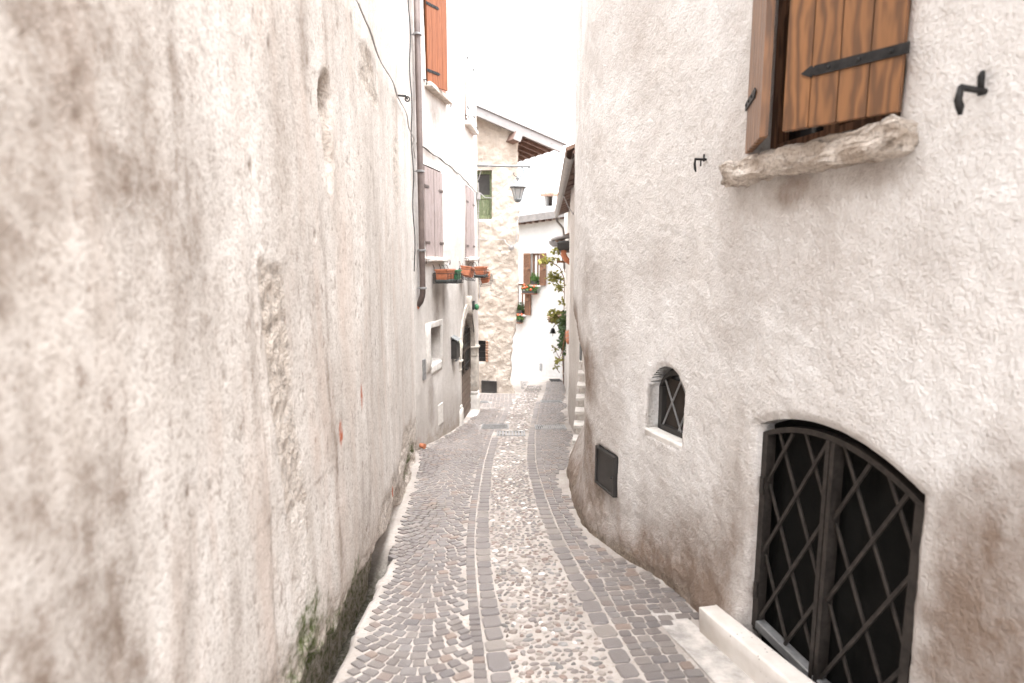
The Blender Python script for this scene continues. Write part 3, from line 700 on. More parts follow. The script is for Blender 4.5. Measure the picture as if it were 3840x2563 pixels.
def planks(parent_part, M, w, h, n, mat, th=.035, gap=.006, y0=0, z0=0, horizontal=False):
    p = w / n; me_ = MB().box(-p / 2 + gap / 2, p / 2 - gap / 2, y0, y0 + th, 0, h, None, .004).mesh('plank'); me_.materials.append(MATS[mat])
    for k in range(n): put('plank', me_, None, parent_part, M @ Matrix.Translation((p * (k + .5), 0, z0)))
def strap(parent_part, M, x0, x1, z, mat='iron', y=-.008, h=.04, rivets=3, tip=True, td=1):
    b = MB().box(x0, x1, y, y + .008, z - h / 2, z + h / 2)
    if tip:
        e = x1; d = td
        b.elev([(e, z - h * .3), (e + d * .012, z - h * .6), (e + d * .035, z - h * .3), (e + d * .055, z), (e + d * .035, z + h * .3), (e + d * .012, z + h * .6), (e, z + h * .3)], y + .001, y + .007)
    for k in range(rivets):
        x = x0 + (x1 - x0) * (k + .5) / rivets; b.lathe([(.009, 0), (.007, .005), (.002, .007)], 8, (0, 0, 0), Matrix.Translation((x, y, z)) @ Matrix.Rotation(R(90), 4, 'X'))
    return b.build('strap_hinge', mat, parent_part, M)
def leaf(parent, M, w, h, n, mat, straps=(), th=.035, mir=1, strap_len=.6, strap_mat='iron', label=None, back=None):
    """a shutter leaf: local x runs from the hinge (mir=1) or towards it (mir=-1)"""
    LM = M if mir == 1 else M @ Matrix.Translation((-w, 0, 0))
    sh = MB().box(.006, w - .006, th * .35, th * .9, .006, h - .006).build('shutter', back or mat, parent, LM)
    if label: sh['label'] = label
    planks(sh, LM, w, h, n, mat, th * .6, .0045)
    for z in straps:
        if mir == 1: strap(sh, LM, -.02, w * strap_len, z, strap_mat)
        else: strap(sh, LM, w + .02, w - w * strap_len, z, strap_mat, tip=True, td=-1)
    return sh
def stay(parent, M, mat='iron'):
    b = MB().tube([(0, .05, 0), (0, -.07, 0)], .008, 6).tube([(0, -.068, .0), (0, -.07, -.03), (.0, -.066, -.055), (.004, -.062, -.075)], [.006, .008, .009, .004], 6).tube([(0, -.03, .0), (0, -.03, -.04)], .005, 6).tube([(0, -.01, -.012), (0, -.01, .03)], .006, 6)
    b.build('shutter_stay', mat, parent, M)
def sill_block(parent, plan, s0, s1, z0, z1, out, mat='stone_trim', name='window_sill', seed=3, amt=.012):
    M = plan.frame((s0 + s1) / 2, 0, 0); w = abs(s1 - s0) / 2
    o = MB().box(-w, w, -out, .1, z0, z1, M, .012).build(name, mat, parent); return roughen(o, amt, .08, seed, 5)
# lower pairs, shut
for (a, b_), zt, sd in ((W1, 1.38, 1), (W2, 1.40, 2)):
    w = b_ - a; M = LH.frame(a, .0, .02); n_ = 3
    leaf(h2, M, w / 2 - .01, zt - .03, n_, 'faded_mauve', (.22, zt - .32), .04, 1, .35, 'copper_pipe', 'faded mauve plank shutter' )
    leaf(h2, LH.frame(b_, .0, .02), w / 2 - .01, zt - .03, n_, 'faded_mauve', (.22, zt - .32), .04, -1, .35, 'copper_pipe')
    sill_block(h2, LH, a - .08, b_ + .1, -.075, -.005, .10, 'pale_stone', 'window_sill', sd)
    stay(h2, LH.frame(b_ + .22, -.06), 'copper_pipe'); stay(h2, LH.frame(a - .14, -.03), 'copper_pipe')
    MB().box(0, w, .12, .15, 0, zt, LH.frame(a, 0)).build('inside', 'dark_inside', h2)
# upper openings
a, b_ = U1
MB().box(0, b_ - a, .17, .2, 2.62, 4.0, LH.frame(a, 0)).build('window', 'glass_dark', h2)
wf = MB()
for x0, x1, z0, z1 in ((0, .06, 2.62, 4), ((b_ - a) / 2 - .04, (b_ - a) / 2 + .04, 2.62, 4), (b_ - a - .06, b_ - a, 2.62, 4), (.06, b_ - a - .06, 2.62, 2.7)): wf.box(x0, x1, .13, .165, z0, z1, LH.frame(a, 0))
wf.build('window_frame', 'brown_wood', h2)
leaf(h2, LH.frame(a, 2.56, .03) @ Matrix.Rotation(R(-23), 4, 'Z'), .46, 1.36, 4, 'orange_pine', (.2, 1.14), .04, 1, .5, 'iron', 'orange varnished shutter leaf standing ajar')
leaf(h2, LH.frame(b_, 2.56, .03) @ Matrix.Rotation(R(3), 4, 'Z'), .44, 1.36, 4, 'orange_pine', (.2, 1.14), .04, -1, .5, 'iron')
sill_block(h2, LH, a - .1, b_ + .08, 2.5, 2.575, .12, 'stone_trim', 'window_sill', 4, .015)
stay(h2, LH.frame(a - .16, 2.58)); stay(h2, LH.frame(b_ + .16, 2.55))
a, b_ = U2
MB().box(0, b_ - a, .17, .2, 2.66, 4.02, LH.frame(a, 0)).build('window', 'glass_dark', h2)
leaf(h2, LH.frame(a, 2.68, .03), (b_ - a) / 2 - .004, 1.33, 1, 'white_cloth_sheen', (.2, 1.12), .045, 1, .3, 'iron', 'glossy shutter leaf whitened by a painted sky reflection', 'orange_pine')  # white colour paints the sky's reflection on both glossy leaves
leaf(h2, LH.frame(b_, 2.68, .03), (b_ - a) / 2 - .004, 1.33, 1, 'white_cloth_sheen', (.2, 1.12), .045, -1, .3, 'iron', None, 'orange_pine')
sill_block(h2, LH, a - .1, b_ + .06, 2.53, 2.615, .11, 'pale_stone', 'window_sill', 6, .012)
stay(h2, LH.frame(a - .12, 2.7)); stay(h2, LH.frame(b_ + .1, 2.7))
# niche window with stone surround
a, b_ = NI; M = LH.frame(a, 0)
for x0, x1, z0, z1 in ((-.2, -.004, -1.80, -1.03), (b_ - a + .004, b_ - a + .06, -1.80, -1.03), (0, b_ - a, -1.125, -1.03), (0, b_ - a, -1.86, -1.725)):
    roughen(MB().box(x0, x1, -.012, .1, z0, z1, M, .006).build('stone_surround', 'pale_stone', h2), .006, .06, 8, 3)
MB().box(-.05, b_ - a + .05, .36, .4, -1.8, -1.1, M).build('niche_back', 'dark_inside', h2)
# vents
MB().box(-.06, .06, -.012, .02, -.16, .16, LH.frame(sH(9.05), -1.72), .004).build('vent_cover', 'grey_metal', h2)
MB().box(-.13, .13, -.012, .02, -.17, .17, LH.frame(sH(9.8), -2.62), .004).build('vent_cover', 'pale_stone', h2)
# doorway
dm = thing  # (doorway pieces are parts of the house)
for e, sgn in ((DOOR0, -1), (DOOR1, 1)):
    M = LH.frame(e, 0); x0, x1 = (-.17, -.0) if sgn < 0 else (.0, .17); zb = G(12.2 if sgn > 0 else 11.2)
    x0i, x1i = (x0, x1 + .012) if sgn < 0 else (x0 - .012, x1)
    pj = .055 if sgn > 0 else .006
    pl = roughen(MB().box(x0i, x1i, -pj, .16, zb + .40, -2.16, M, .008).build('pilaster', 'stone_trim', h2), .006, .12, 5, 4)
    roughen(MB().box(x0i - .03 * (1 if sgn < 0 else 0.4), x1i + .03 * (sgn > 0), -pj - .03, .17, zb - .2, zb + .33, M, .012).build('plinth', 'pale_stone', pl), .007, .12, 6, 3)
    MB().box(x0i - .018, x1i + .018 * (sgn > 0), -pj - .017, .165, zb + .33, zb + .40, M, .02).build('base_moulding', 'pale_stone', pl)
    MB().box(x0i - .012, x1i + .012 * (sgn > 0), -pj - .013, .165, -2.16, -2.12, M, .012).build('necking', 'stone_trim', pl)
    MB().box(x0i - .004, x1i + .004, -pj - .005, .163, -2.12, -1.99, M, .006).build('capital', 'stone_trim', pl)
    MB().box(x0i - .035, x1i + .035 * (sgn > 0), -pj - .04, .17, -1.99, -1.93, M, .02).build('abacus', 'stone_trim', pl)
# arch ring stones
M = LH.frame(DC, 0); zc_ = -1.93; Ri = DW - .012; nst = 11
for k in range(nst):
    a0, a1 = math.pi * k / nst + .004, math.pi * (k + 1) / nst - .004; kz_ = .846 / DW
    poly = [(Ri * math.cos(t_), zc_ + Ri * kz_ * .995 * math.sin(t_)) for t_ in np.linspace(a0, a1, 4)] + [((Ri + .16) * math.cos(t_), zc_ + (Ri * kz_ + .16) * math.sin(t_)) for t_ in np.linspace(a1, a0, 4)]
    MB().elev(poly, -.014, .155, M).build('arch_stone', 'stone_trim', h2)
roughen(MB().box(-.10, .10, -.09, .1, -1.14, -.78, M, .01).build('keystone', 'stone_trim', h2), .006, .1, 9, 3)
dd = MB().box(-DW, DW, .125, .16, -3.6, -1.05, M).build('door', 'door_wood', h2)
for k in range(6): MB().box(-DW + .06, DW - .06, .085, .123, -3.33 + k * .15, -3.33 + k * .15 + .135, M, .012).build('door_plank', 'door_wood', dd)
for x in (-DW + .06, -.04, DW - .12): MB().box(x, x + .08, .08, .124, -2.42, -1.2, M, .008).build('door_stile', 'door_wood', dd)
MB().box(-DW + .14, -.05, .105, .122, -2.38, -1.45, M).build('door_pane', 'glass_dark', dd); MB().box(.05, DW - .13, .105, .122, -2.38, -1.45, M).build('door_pane', 'glass_dark', dd)
MB().box(-DW, DW, .08, .123, -2.44, -2.37, M, .008).build('door_rail', 'door_wood', dd); MB().box(-DW, DW, .08, .123, -1.95, -1.9, M, .008).build('door_rail', 'door_wood', dd)
g = MB()
for x in np.linspace(-DW + .18, DW - .18, 9): g.tube([M @ Vector((x, .075, -2.38)), M @ Vector((x, .075, -1.5))], .008, 6)
for z in (-2.2, -1.8, -1.6): g.tube([M @ Vector((-DW + .15, .07, z)), M @ Vector((DW - .15, .07, z))], .006, 6)
g.build('door_grille', 'iron', dd)
MB().tube([M @ Vector((.0, .08, -2.3)), M @ Vector((.0, .03, -2.3)), M @ Vector((.1, .02, -2.3))], .012, 6).build('door_handle', 'iron', dd)
st_ = roughen(MB().box(-DW - .06, DW + .02, -.10, .3, -3.75, -3.36, M, .01).build('door_step', 'pale_stone', h2), .006, .15, 4, 3)
cr = MB().tube([M @ Vector((x, -.02, z)) for x, z in ((.22, -.95), (.36, -1.1), (.47, -1.3), (.56, -1.45), (.60, -1.6))], .010, 5).build('cable', 'cable_dark', None)
cr['label'] = 'black cable curving down past the keystone of the arched door'; cr['category'] = 'cable'
ds = MB().box(-.055, .055, -.135, -.092, -1.06, -.88, M, .006).build('house_number', 'dark_plastic', None); ds['label'] = 'small dark plaque on the keystone over the arched door'; ds['category'] = 'plaque'
or_ = MB().lathe([(.005, -.075), (.035, -.06), (.05, -.02), (.045, .02), (.02, .05), (.005, .055)], 10, (0, 0, 0), M @ Matrix.Translation((.05, -.17, -1.0))).build('hanging_ornament', 'green_plastic', None, smooth=True); or_['label'] = 'green hanging ornament under the keystone plaque'; or_['category'] = 'ornament'
# downpipe with brackets
px_, py_ = -1.315, 8.82
dp = MB().tube([(px_, py_, 5.95), (px_, py_, -.52), (px_ - .01, py_ + .0, -.58), (px_ - .04, py_ + .02, -.66), (px_ - .11, py_ + .03, -.74)], .043, 14).build('downpipe', 'copper_pipe', h2, smooth=True)
MB().tube([(px_ - .09, py_ + .03, -.71), (px_ - .16, py_ + .03, -.80)], .05, 12).build('clay_end', 'terracotta', dp)
for z in (3.05, 1.2, .08, -.47): MB().lathe([(.054, 0), (.062, .004), (.062, .026), (.054, .03)], 14, (px_, py_, z)).box(px_ - .14, px_ - .05, py_ - .008, py_ + .008, z + .008, z + .022).build('bracket', 'grey_metal', dp)
pc = MB().tube([(-1.40, 8.80, G(8.8) + .06), (-1.325, 8.76, G(8.8) + .055)], [.034, .04], 12).build('clay_pipe_end', 'terracotta', None); pc['label'] = 'short terracotta pipe end at the pavement below the downpipe'; pc['category'] = 'pipe'
# mailbox
M = LH.frame(sH(10.62), -1.80)
mb = thing('mailbox', 'dark grey mailbox stuffed with papers beside the arched door', 'mailbox', M.translation)
MB().elev([(-.13, 0), (.13, 0), (.13, .33), (-.13, .33)], -.105, -.005, M).build('body', 'box_metal', mb)
MB().add([M @ Vector(p_) for p_ in ((-.14, .0, .40), (.14, .0, .40), (.14, -.13, .33), (-.14, -.13, .33), (-.14, .0, .385), (.14, .0, .385), (.14, -.13, .315), (-.14, -.13, .315))], [(0, 1, 2, 3), (7, 6, 5, 4), (0, 4, 5, 1), (1, 5, 6, 2), (2, 6, 7, 3), (3, 7, 4, 0)]).build('lid', 'lamp_metal', mb)
MB().add([M @ Vector(p_) for p_ in ((-.06, -.13, .32), (.08, -.13, .33), (.12, -.17, .24), (.02, -.165, .15), (.07, -.16, .13))], [(0, 1, 2, 3), (3, 2, 4)]).build('papers', 'paper', mb)
MB().tube([M @ Vector((-.08, -.08, -.035)), M @ Vector((.1, -.08, -.035))], .022, 10).build('newspaper_roll', 'lamp_metal', mb)
# cables on facade
b = MB(); b.tube([LH.frame(s_, 1.60 - .055 * (s_ - 1) + .01 * math.sin(s_ * 9), .015).translation for s_ in np.linspace(sH(8.9), sH(13.6), 40)], .008, 6)
cb = b.build('cable', 'cable_dark', None); cb['label'] = 'dark cable running above the mauve shutters across the pale facade'; cb['category'] = 'cable'
s_e = sH(13.62); b = MB().tube([LH.frame(s_e, z, .02 + .006 * math.sin(z * 5)).translation for z in np.linspace(1.32, -.95, 30)], .013, 6)
for z in (1.0, .6, .2, -.2, -.6): b.box(-.03, .03, -.035, 0, z, z + .015, LH.frame(s_e, 0, 0))
cb = b.build('cable', 'cable_grey', None); cb['label'] = 'pale cable clipped down the far corner of the shuttered house'; cb['category'] = 'cable'
jb = MB().box(-.06, .06, -.07, .0, 1.25, 1.4, LH.frame(sH(13.5), 0), .008).tube([LH.frame(sH(13.5), 1.4, .035).translation, LH.frame(sH(13.5), 1.62, .03).translation], .012, 6).build('junction_box', 'cable_grey', None); jb['label'] = 'grey junction box at the corner below the lamp bracket'; jb['category'] = 'junction box'

# flower boxes in wire racks
def planter(M, w, mat, label, tray='dark_plastic', ribs=4, tilt=0, rack=True):
    M = M @ Matrix.Rotation(R(tilt), 4, 'Y') @ Matrix.Rotation(R(tilt * .6), 4, 'X')
    o = thing('flower_box', label, 'flower box', M.translation, 'empty flower boxes on the shuttered house')
    t0, t1 = .075, .095
    vs_ = [M @ Vector((x * w / 2 * (.95 if z == 0 else 1), y, z)) for z, tt in ((0, t0), (.15, t1)) for x, y in ((-1, -tt), (1, -tt), (1, tt), (-1, tt))]
    sh = MB().add(vs_, [(3, 2, 1, 0), (0, 1, 5, 4), (1, 2, 6, 5), (2, 3, 7, 6), (3, 0, 4, 7)]).build('tub', mat, o)
    rb = MB(); rb.box(-w / 2 - .01, w / 2 + .01, -t1 - .012, -t1 + .006, .145, .165, M).box(-w / 2 - .01, w / 2 + .01, t1 - .006, t1 + .012, .145, .165, M).box(-w / 2 - .01, -w / 2 + .006, -t1, t1, .145, .165, M).box(w / 2 - .006, w / 2 + .01, -t1, t1, .145, .165, M)
    rb.build('rim', mat, o)
    for k in range(ribs):
        z = .025 + k * .028; tt = t0 + (t1 - t0) * z / .15; MB().box(-w / 2 * .985, w / 2 * .985, -tt - .006, tt + .006, z, z + .012, M, .003).build('rib', mat, o)
    MB().box(-w / 2 * .96, w / 2 * .96, -t1 * .9, t1 * .9, .115, .13, M).build('earth', 'soil', o)
    if tray: MB().box(-w / 2 - .02, w / 2 + .02, -.1, .1, -.045, .004, M, .012).build('tray', tray, o)
    if rack:
        k = MB(); W_ = w / 2 + .03; P = lambda x, y, z: M @ Vector((x, y, z))
        for z in (-.05, .10): k.tube([P(-W_, .12, z), P(-W_, -.12, z), P(W_, -.12, z), P(W_, .12, z), P(-W_, .12, z)], .005, 5)
        for x in np.linspace(-W_, W_, 4): k.tube([P(x, .12, .1), P(x, .12, -.05), P(x, -.12, -.05), P(x, -.12, .1)], .005, 5)
        for x in (-W_ * .8, W_ * .5): k.tube([P(x, .12, .1), P(x, .12, .19), P(x, .14, .24), P(x, .18, .25), P(x, .21, .22), P(x, .22, .12)], .005, 5)
        k.build('wire_rack', 'iron', o)
    return o
def FB(y, z, out): return LH.frame(sH(y), z, out)
planter(FB(9.70, -.36, .16), .44, 'terracotta', 'ribbed terracotta flower box under the near mauve shutters')
planter(FB(10.10, -.38, .18), .26, 'green_plastic', 'green plastic flower box beside the ribbed terracotta one', ribs=3)
planter(FB(11.35, -.36, .12), .36, 'terracotta', 'terracotta flower box tipped crooked in its wire rack', None, 0, 10)
planter(FB(12.35, -.36, .24), .6, 'terracotta', 'terracotta flower box with dark tray under the far mauve shutters', 'dark_plastic', 2)
planter(FB(13.0, -.52, .26), .3, 'terracotta', 'small tilted terracotta flower box hanging lowest at the house corner', None, 0, -14)

# street lamp on bracket
o = thing('street_lamp', 'grey lantern hanging from a long horizontal bracket at the house corner', 'street lamp', (.13, 13.6, 1.2))
br = MB().tube([(-.95, 13.62, 2.0), (.36, 13.62, 1.98)], .024, 10).lathe([(.005, -.04), (.035, -.02), (.035, .02), (.005, .04)], 10, (0, 0, 0), Matrix.Translation((.38, 13.62, 1.98)) @ Matrix.Rotation(R(90), 4, 'Y')).build('bracket', 'lamp_metal', o, smooth=True)
MB().tube([(.15 + .11 * math.cos(a), 13.62, 1.87 + .11 * math.sin(a)) for a in np.linspace(1.4, -1.3, 12)] + [(.13, 13.62, 1.76)], .010, 6).tube([(.13, 13.62, 1.76), (.07, 13.62, 1.77), (.03, 13.62, 1.82), (.05, 13.62, 1.85)], .009, 6).build('scroll', 'iron', o)
MB().lathe([(.012, .58), (.04, .55), (.045, .52), (.022, .48), (.05, .455), (.115, .40), (.15, .36), (.185, .345), (.185, .32), (.165, .315)], 20, (.13, 13.62, 1.2)).build('hood', 'lamp_metal', o, smooth=True)
gl = MB().lathe([(.07, .07), (.14, .31)], 6, (.13, 13.62, 1.2)).build('glass', 'frosted_glass', o)
k = MB()
for a in range(6):
    t_ = a * math.pi / 3; k.tube([(.13 + .074 * math.cos(t_), 13.62 + .074 * math.sin(t_), 1.265), (.13 + .146 * math.cos(t_), 13.62 + .146 * math.sin(t_), 1.515)], .009, 5)
k.build('glazing_bars', 'lamp_metal', o)
MB().lathe([(.02, 0), (.06, .012), (.07, .04), (.09, .055), (.09, .075), (.075, .08)], 16, (.13, 13.62, 1.2)).build('base_cup', 'lamp_metal', o, smooth=True)
w_ = MB().tube([(-.72, 13.66, 1.42), (-.6, 13.64, 1.31), (-.45, 13.62, 1.30), (-.3, 13.62, 1.4), (-.1, 13.62, 1.65), (.1, 13.62, 1.95)], .009, 6).tube([(-.75, 13.6, 1.68), (-.68, 13.6, 1.9), (-.5, 13.6, 1.99), (-.42, 13.6, 1.9)], .007, 6).build('cable', 'cable_grey', None); w_['label'] = 'slack feed wire looping up to the street lamp bracket'; w_['category'] = 'cable'

# ------------------------------------------------------------------ rubble stone house
h3 = thing('rubble_house', 'rough rubble stone house with deep timber eaves and green shuttered window', 'house', (-1.5, 18.5, G(18)))
sT = lambda x: float(np.interp(x, ST.x[:int(len(ST.x) * .62)], ST.s[:int(len(ST.x) * .62)]))
s_corner = float(ST.s[np.argmax(ST.x)])
def d_st(s, z, x, y):
    d = fbm(s * 1.5, z * 1.5, 101, 4) * .12 + fbm(s * 5, z * 7, 102, 4) * .06 + fbm(s * 16, z * 18, 103, 3) * .03
    return d
GW = (sT(-1.6), sT(-.58)); SW = (sT(-1.05), sT(-.78))
holes = [dict(f=sd_rect(GW[0], GW[1], 1.08, 2.46), depth=.26, round=.04), dict(f=sd_rect(SW[0], SW[1], -3.12, -2.46), depth=.25, round=.04)]
def m_st(s, z):
    x, y, *_ = ST.at(s)
    st = .75 * blob(s, z, sT(-.25), -2.3, .3, .7, 3, .8, 3) + .4 * blob(s, z, sT(-.6), -1.2, .6, .6, 5, .8, 3) + .3 * blob(s, z, sT(-.8), -3.4, .4, .3, 6, .8, 3)
    return dict(stain_shade=np.clip(st, 0, .3), rough=.45 * sm(.03, .16, fbm(s * 2.2, z * 2.2, 107, 4) + .12 * sm(0, -1.5, z)) + .6 * sm(.25, .05, s_corner - s) * sm(-1, -2, z))
S = grid_axis([(0, sT(-2), .3), (sT(-2), s_corner + .25, .03), (s_corner + .25, ST.L, .25)])
Z = grid_axis([(-5, -4.2, .1), (-4.2, 4.4, .035)])
w3 = wall('wall', ST, S, Z, 'rubble_plaster', h3, holes, d_st, m_st)
a_ = np.empty(len(w3.data.vertices) * 3); w3.data.vertices.foreach_get('co', a_); a_ = a_.reshape(-1, 3)
a_[:, 0] -= (.24 * sm(-.6, -4.0, a_[:, 2]) + fbm(a_[:, 2] * 2.5, a_[:, 2] * 0, 7, 4) * .12 * sm(0, -1.5, a_[:, 2])) * sm(-.9, .1, a_[:, 0])      # worn, leaning corner
a_[:, 0] += .10 * sm(-3.6, -4.05, a_[:, 2]) * sm(-.6, 0, a_[:, 0])
gab = 3.02 + (1.28 - a_[:, 0]) * .417; a_[:, 2] = np.minimum(a_[:, 2], np.where(a_[:, 1] < 17.9, gab, 3.3)); w3.data.vertices.foreach_set('co', a_.ravel()); w3.data.update()
body(h3, [(-3.5, 18.4), (-.45, 18.05), (-1.3, 20.2), (-4, 20.2)], -5, 2.8, 'rubble_plaster')
# green window
M = ST.frame(GW[0], 0); w = GW[1] - GW[0]
sh = MB().box(0, w, .20, .24, 1.08, 2.46, M).build('shutter', 'green_wood', h3, label='old green painted shutter with peeling panels')
for x0, x1, z0, z1 in ((w - .09, w - .02, 1.1, 2.46), (w / 2, w / 2 + .07, 1.1, 2.46), (w / 2 + .07, w - .09, 1.1, 1.2), (w / 2 + .07, w - .09, 1.66, 1.78), (w / 2 + .07, w - .09, 2.36, 2.46), (.02, w / 2, 1.1, 2.46)): MB().box(x0, x1, .165, .199, z0, z1, M, .006).build('shutter_rail', 'green_wood', sh)
MB().box(w / 2 + .07, w - .09, .188, .199, 1.78, 2.36, M).build('pane', 'box_metal', sh)
for k in range(3): MB().box(w / 2 + .075 + k * .115, w / 2 + .18 + k * .115, .18, .199, 1.21, 1.65, M, .004).build('plank', 'green_wood', sh)
roughen(MB().box(-.03, w + .05, -.03, .2, 1.02, 1.075, M, .008).build('window_sill', 'pale_stone', h3), .012, .1, 5, 4)
MB().box(w + .003, w + .06, -.02, .1, 1.08, 2.46, M).build('window_jamb', 'stone_trim', h3)
# small window with brick jamb
M = ST.frame(SW[0], 0); w = SW[1] - SW[0]
MB().box(-.02, w + .02, .2, .24, -3.14, -2.44, M).build('window', 'glass_dark', h3)
for k in range(8): roughen(MB().box(w + .002, w + .075, -.03, .16, -3.1 + k * .08, -3.1 + k * .08 + .07, M, .008).build('brick', 'old_brick', h3), .006, .05, k, 1)
for z in (-3.0, -2.8, -2.6): MB().tube([M @ Vector((0, .12, z)), M @ Vector((w, .12, z))], .008, 6).build('bar', 'iron', h3)
# meter box door in grey frame
M = ST.frame(sT(-.67), -3.84, .06)
mt = MB().box(-.235, .235, -.0, .2, -.18, .18, M).build('meter_door', 'box_metal', h3)
f = MB()
for x0, x1, z0, z1 in ((-.235, -.195, -.18, .18), (.195, .235, -.18, .18), (-.195, .195, .145, .18), (-.195, .195, -.18, -.145)): f.box(x0, x1, -.022, -.001, z0, z1, M, .004)
f.build('door_frame', 'box_metal', mt); MB().lathe([(.012, 0), (.012, .01)], 8, (0, 0, 0), M @ Matrix.Translation((.16, -.002, 0)) @ Matrix.Rotation(R(90), 4, 'X')).build('lock', 'rubber', mt)
# roof: verge over the gable, deep eaves to the right
RX, RY = Vector((2.16, 0, -.9)).normalized(), Vector((-.43, .9, 0)).normalized()
RZ = RX.cross(RY).normalized()
RO = Vector((1.385, 17.2, 2.96)); RMx = Matrix(((RX.x, RY.x, RZ.x, RO.x), (RX.y, RY.y, RZ.y, RO.y), (RX.z, RY.z, RZ.z, RO.z), (0, 0, 0, 1)))
rf = MB().box(-4.2, 0, .03, 4.0, .05, .09, RMx).build('roof', 'rafter', h3)
MB().box(-4.2, -.02, -.06, .03, -.10, .14, RMx).build('verge_board', 'pale_fascia', rf); MB().box(-4.2, .05, -.10, .06, .142, .17, RMx).build('verge_capping', 'pale_fascia', rf)
for x in (-.35, -.95, -1.6, -2.3): MB().lathe([(.018, 0), (.014, .008), (.004, .01)], 8, (0, 0, 0), RMx @ Matrix.Translation((x, -.06, .03)) @ Matrix.Rotation(R(90), 4, 'X')).build('screw_cap', 'pale_fascia', rf)
for k in range(7): MB().box(-1.35, -.12, .35 + k * .42, .45 + k * .42, -.08, .049, RMx).build('rafter', 'rafter', rf)
for k in range(9): MB().box(-4.2, 0.02 - .0, .1 + k * .42, .1 + k * .42 + .4, .092, .125 + .01 * (k % 2), RMx, .01).build('roof_tile_row', 'roof_tile', rf)
bm2 = MB().box(-1.42, -1.22, -.198, 2.5, -.34, -.1, RMx).build('purlin', 'rafter', rf); MB().box(-1.425, -1.215, -.22, -.2, -.345, -.1, RMx).build('purlin_cap', 'pale_fascia', rf)
# cable and insulator
b = MB().tube([(x, 17.45 - .28 * (x + .3) - .10, .50 - .02 * (x + .9)) for x in np.linspace(-1.0, -.22, 16)] + [(-.15, 17.26, .36), (-.06, 17.22, .30)], .013, 6)
b.tube([(.02, 17.2, .28), (.1, 17.2, .36), (.13, 17.2, .5), (.13, 17.22, 1.0), (.16, 17.2, 1.06)], .013, 6)
cb = b.build('cable', 'cable_grey', None); cb['label'] = 'cable fixed along the rubble wall below the green window'; cb['category'] = 'cable'
jb = MB().lathe([(.09, 0), (.09, .03), (.05, .035), (.05, .07), (.03, .08)], 14, (0, 0, 0), Matrix.Translation((-.02, 17.28, .27)) @ Matrix.Rotation(R(90), 4, 'X')).tube([(-.05, 17.2, .36), (-.05, 17.2, .43)], .012, 6).tube([(.01, 17.2, .36), (.01, 17.2, .43)], .012, 6).build('junction_box', 'cable_grey', None); jb['label'] = 'round grey junction box at the end of the rubble wall cable'; jb['category'] = 'junction box'

# ------------------------------------------------------------------ white house at the end
h4 = thing('white_house', 'smooth white plaster house with brown louvred shutters closing the street', 'house', (1.5, 26, G(25)))
sW = lambda x: float(np.interp(x, WH.x, WH.s))
A1 = (sW(.80), sW(1.12)); A1 = (sW(.78), sW(1.15)); A2 = (sW(.12), sW(.56))
holes = [dict(f=sd_rect(A1[0], A1[1], -1.15, .15), depth=.2), dict(f=sd_rect(A2[0], A2[1], -2.42, -1.12), depth=.2)]
S = grid_axis([(0, sW(-.4), .4), (sW(-.4), WH.L, .05)]); Z = grid_axis([(-5.6, 1.5, .06), (1.5, 2.0, .1)])
wall('wall', WH, S, Z, 'white_plaster', h4, holes, lambda s, z, x, y: fbm(s * .6, z * .6, 5, 3) * .04, lambda s, z: dict(stain_shade=.14 * sm(.55, 1.3, z + fbm(s * 3, z, 4, 3) * .5)))  # wall slightly darker towards the top
body(h4, [(-3.3, 29.6), (.45, 26.1), (2.4, 24.1), (6, 24.1), (6, 33), (-3.3, 33)], -6, 1.9, 'white_plaster')
def louvre(parent, M, w, h, label=None):
    sh = MB().box(0, .05, -.02, .02, 0, h, M).box(w - .05, w, -.02, .02, 0, h, M).box(.05, w - .05, -.02, .02, 0, .07, M).box(.05, w - .05, -.02, .02, h - .07, h, M).box(.05, w - .05, -.02, .02, h * .5 - .06, h * .5 + .06, M).build('shutter', 'brown_wood', parent)
    if label: sh['label'] = label
    me_ = MB().box(.05, w - .05, -.004, .004, -.026, .026, None).mesh('slat'); me_.materials.append(MATS['brown_wood'])
    for a, b_ in ((.07, h * .5 - .06), (h * .5 + .06, h - .07)):
        n = 11; p = (b_ - a) / n
        for k in range(n): put('slat', me_, None, sh, M @ Matrix.Translation((0, 0, a + p * (k + .5))) @ Matrix.Rotation(R(-38), 4, 'X'))
    MB().box(w - .09, w - .01, -.05, -.021, h * .48, h * .48 + .03, M).build('catch', 'iron', sh)
    return sh
def whwin(s0, s1, z0, z1, left=True):
    M = WH.frame(s0, 0); w = s1 - s0
    MB().box(0, w, .17, .19, z0, z1, M).build('window', 'glass_dark', h4)
    f = MB(); f.box(0, .07, .12, .168, z0, z1, M).box(w - .05, w, .12, .168, z0, z1, M).box(w * .5 - .03, w * .5 + .03, .12, .168, z0, z1, M).box(.07, w, .12, .16, z1 - .07, z1, M)
    f.build('window_frame', 'brown_wood', h4); MB().box(.09, w * .46, .155, .169, z0 + .02, z1 - .08, M).build('curtain', 'white_cloth_sheen', h4); MB().box(w * .56, w - .06, .155, .169, z0 + .02, z1 - .08, M).build('curtain', 'white_cloth_sheen', h4)
    MB().box(-.08, w + .08, -.10, .1, z0 - .06, z0 - .002, M, .008).build('window_sill', 'pale_stone', h4)
    louvre(h4, WH.frame(s1 + .01, z0 + .0, .03) @ Matrix.Rotation(R(-5), 4, 'Z'), .36, z1 - z0)
    if left: louvre(h4, WH.frame(s0 - .37, z0 + .0, .05) @ Matrix.Rotation(R(6), 4, 'Z'), .36, z1 - z0)
whwin(A1[0], A1[1], -1.15, .15); whwin(A2[0], A2[1], -2.42, -1.12)
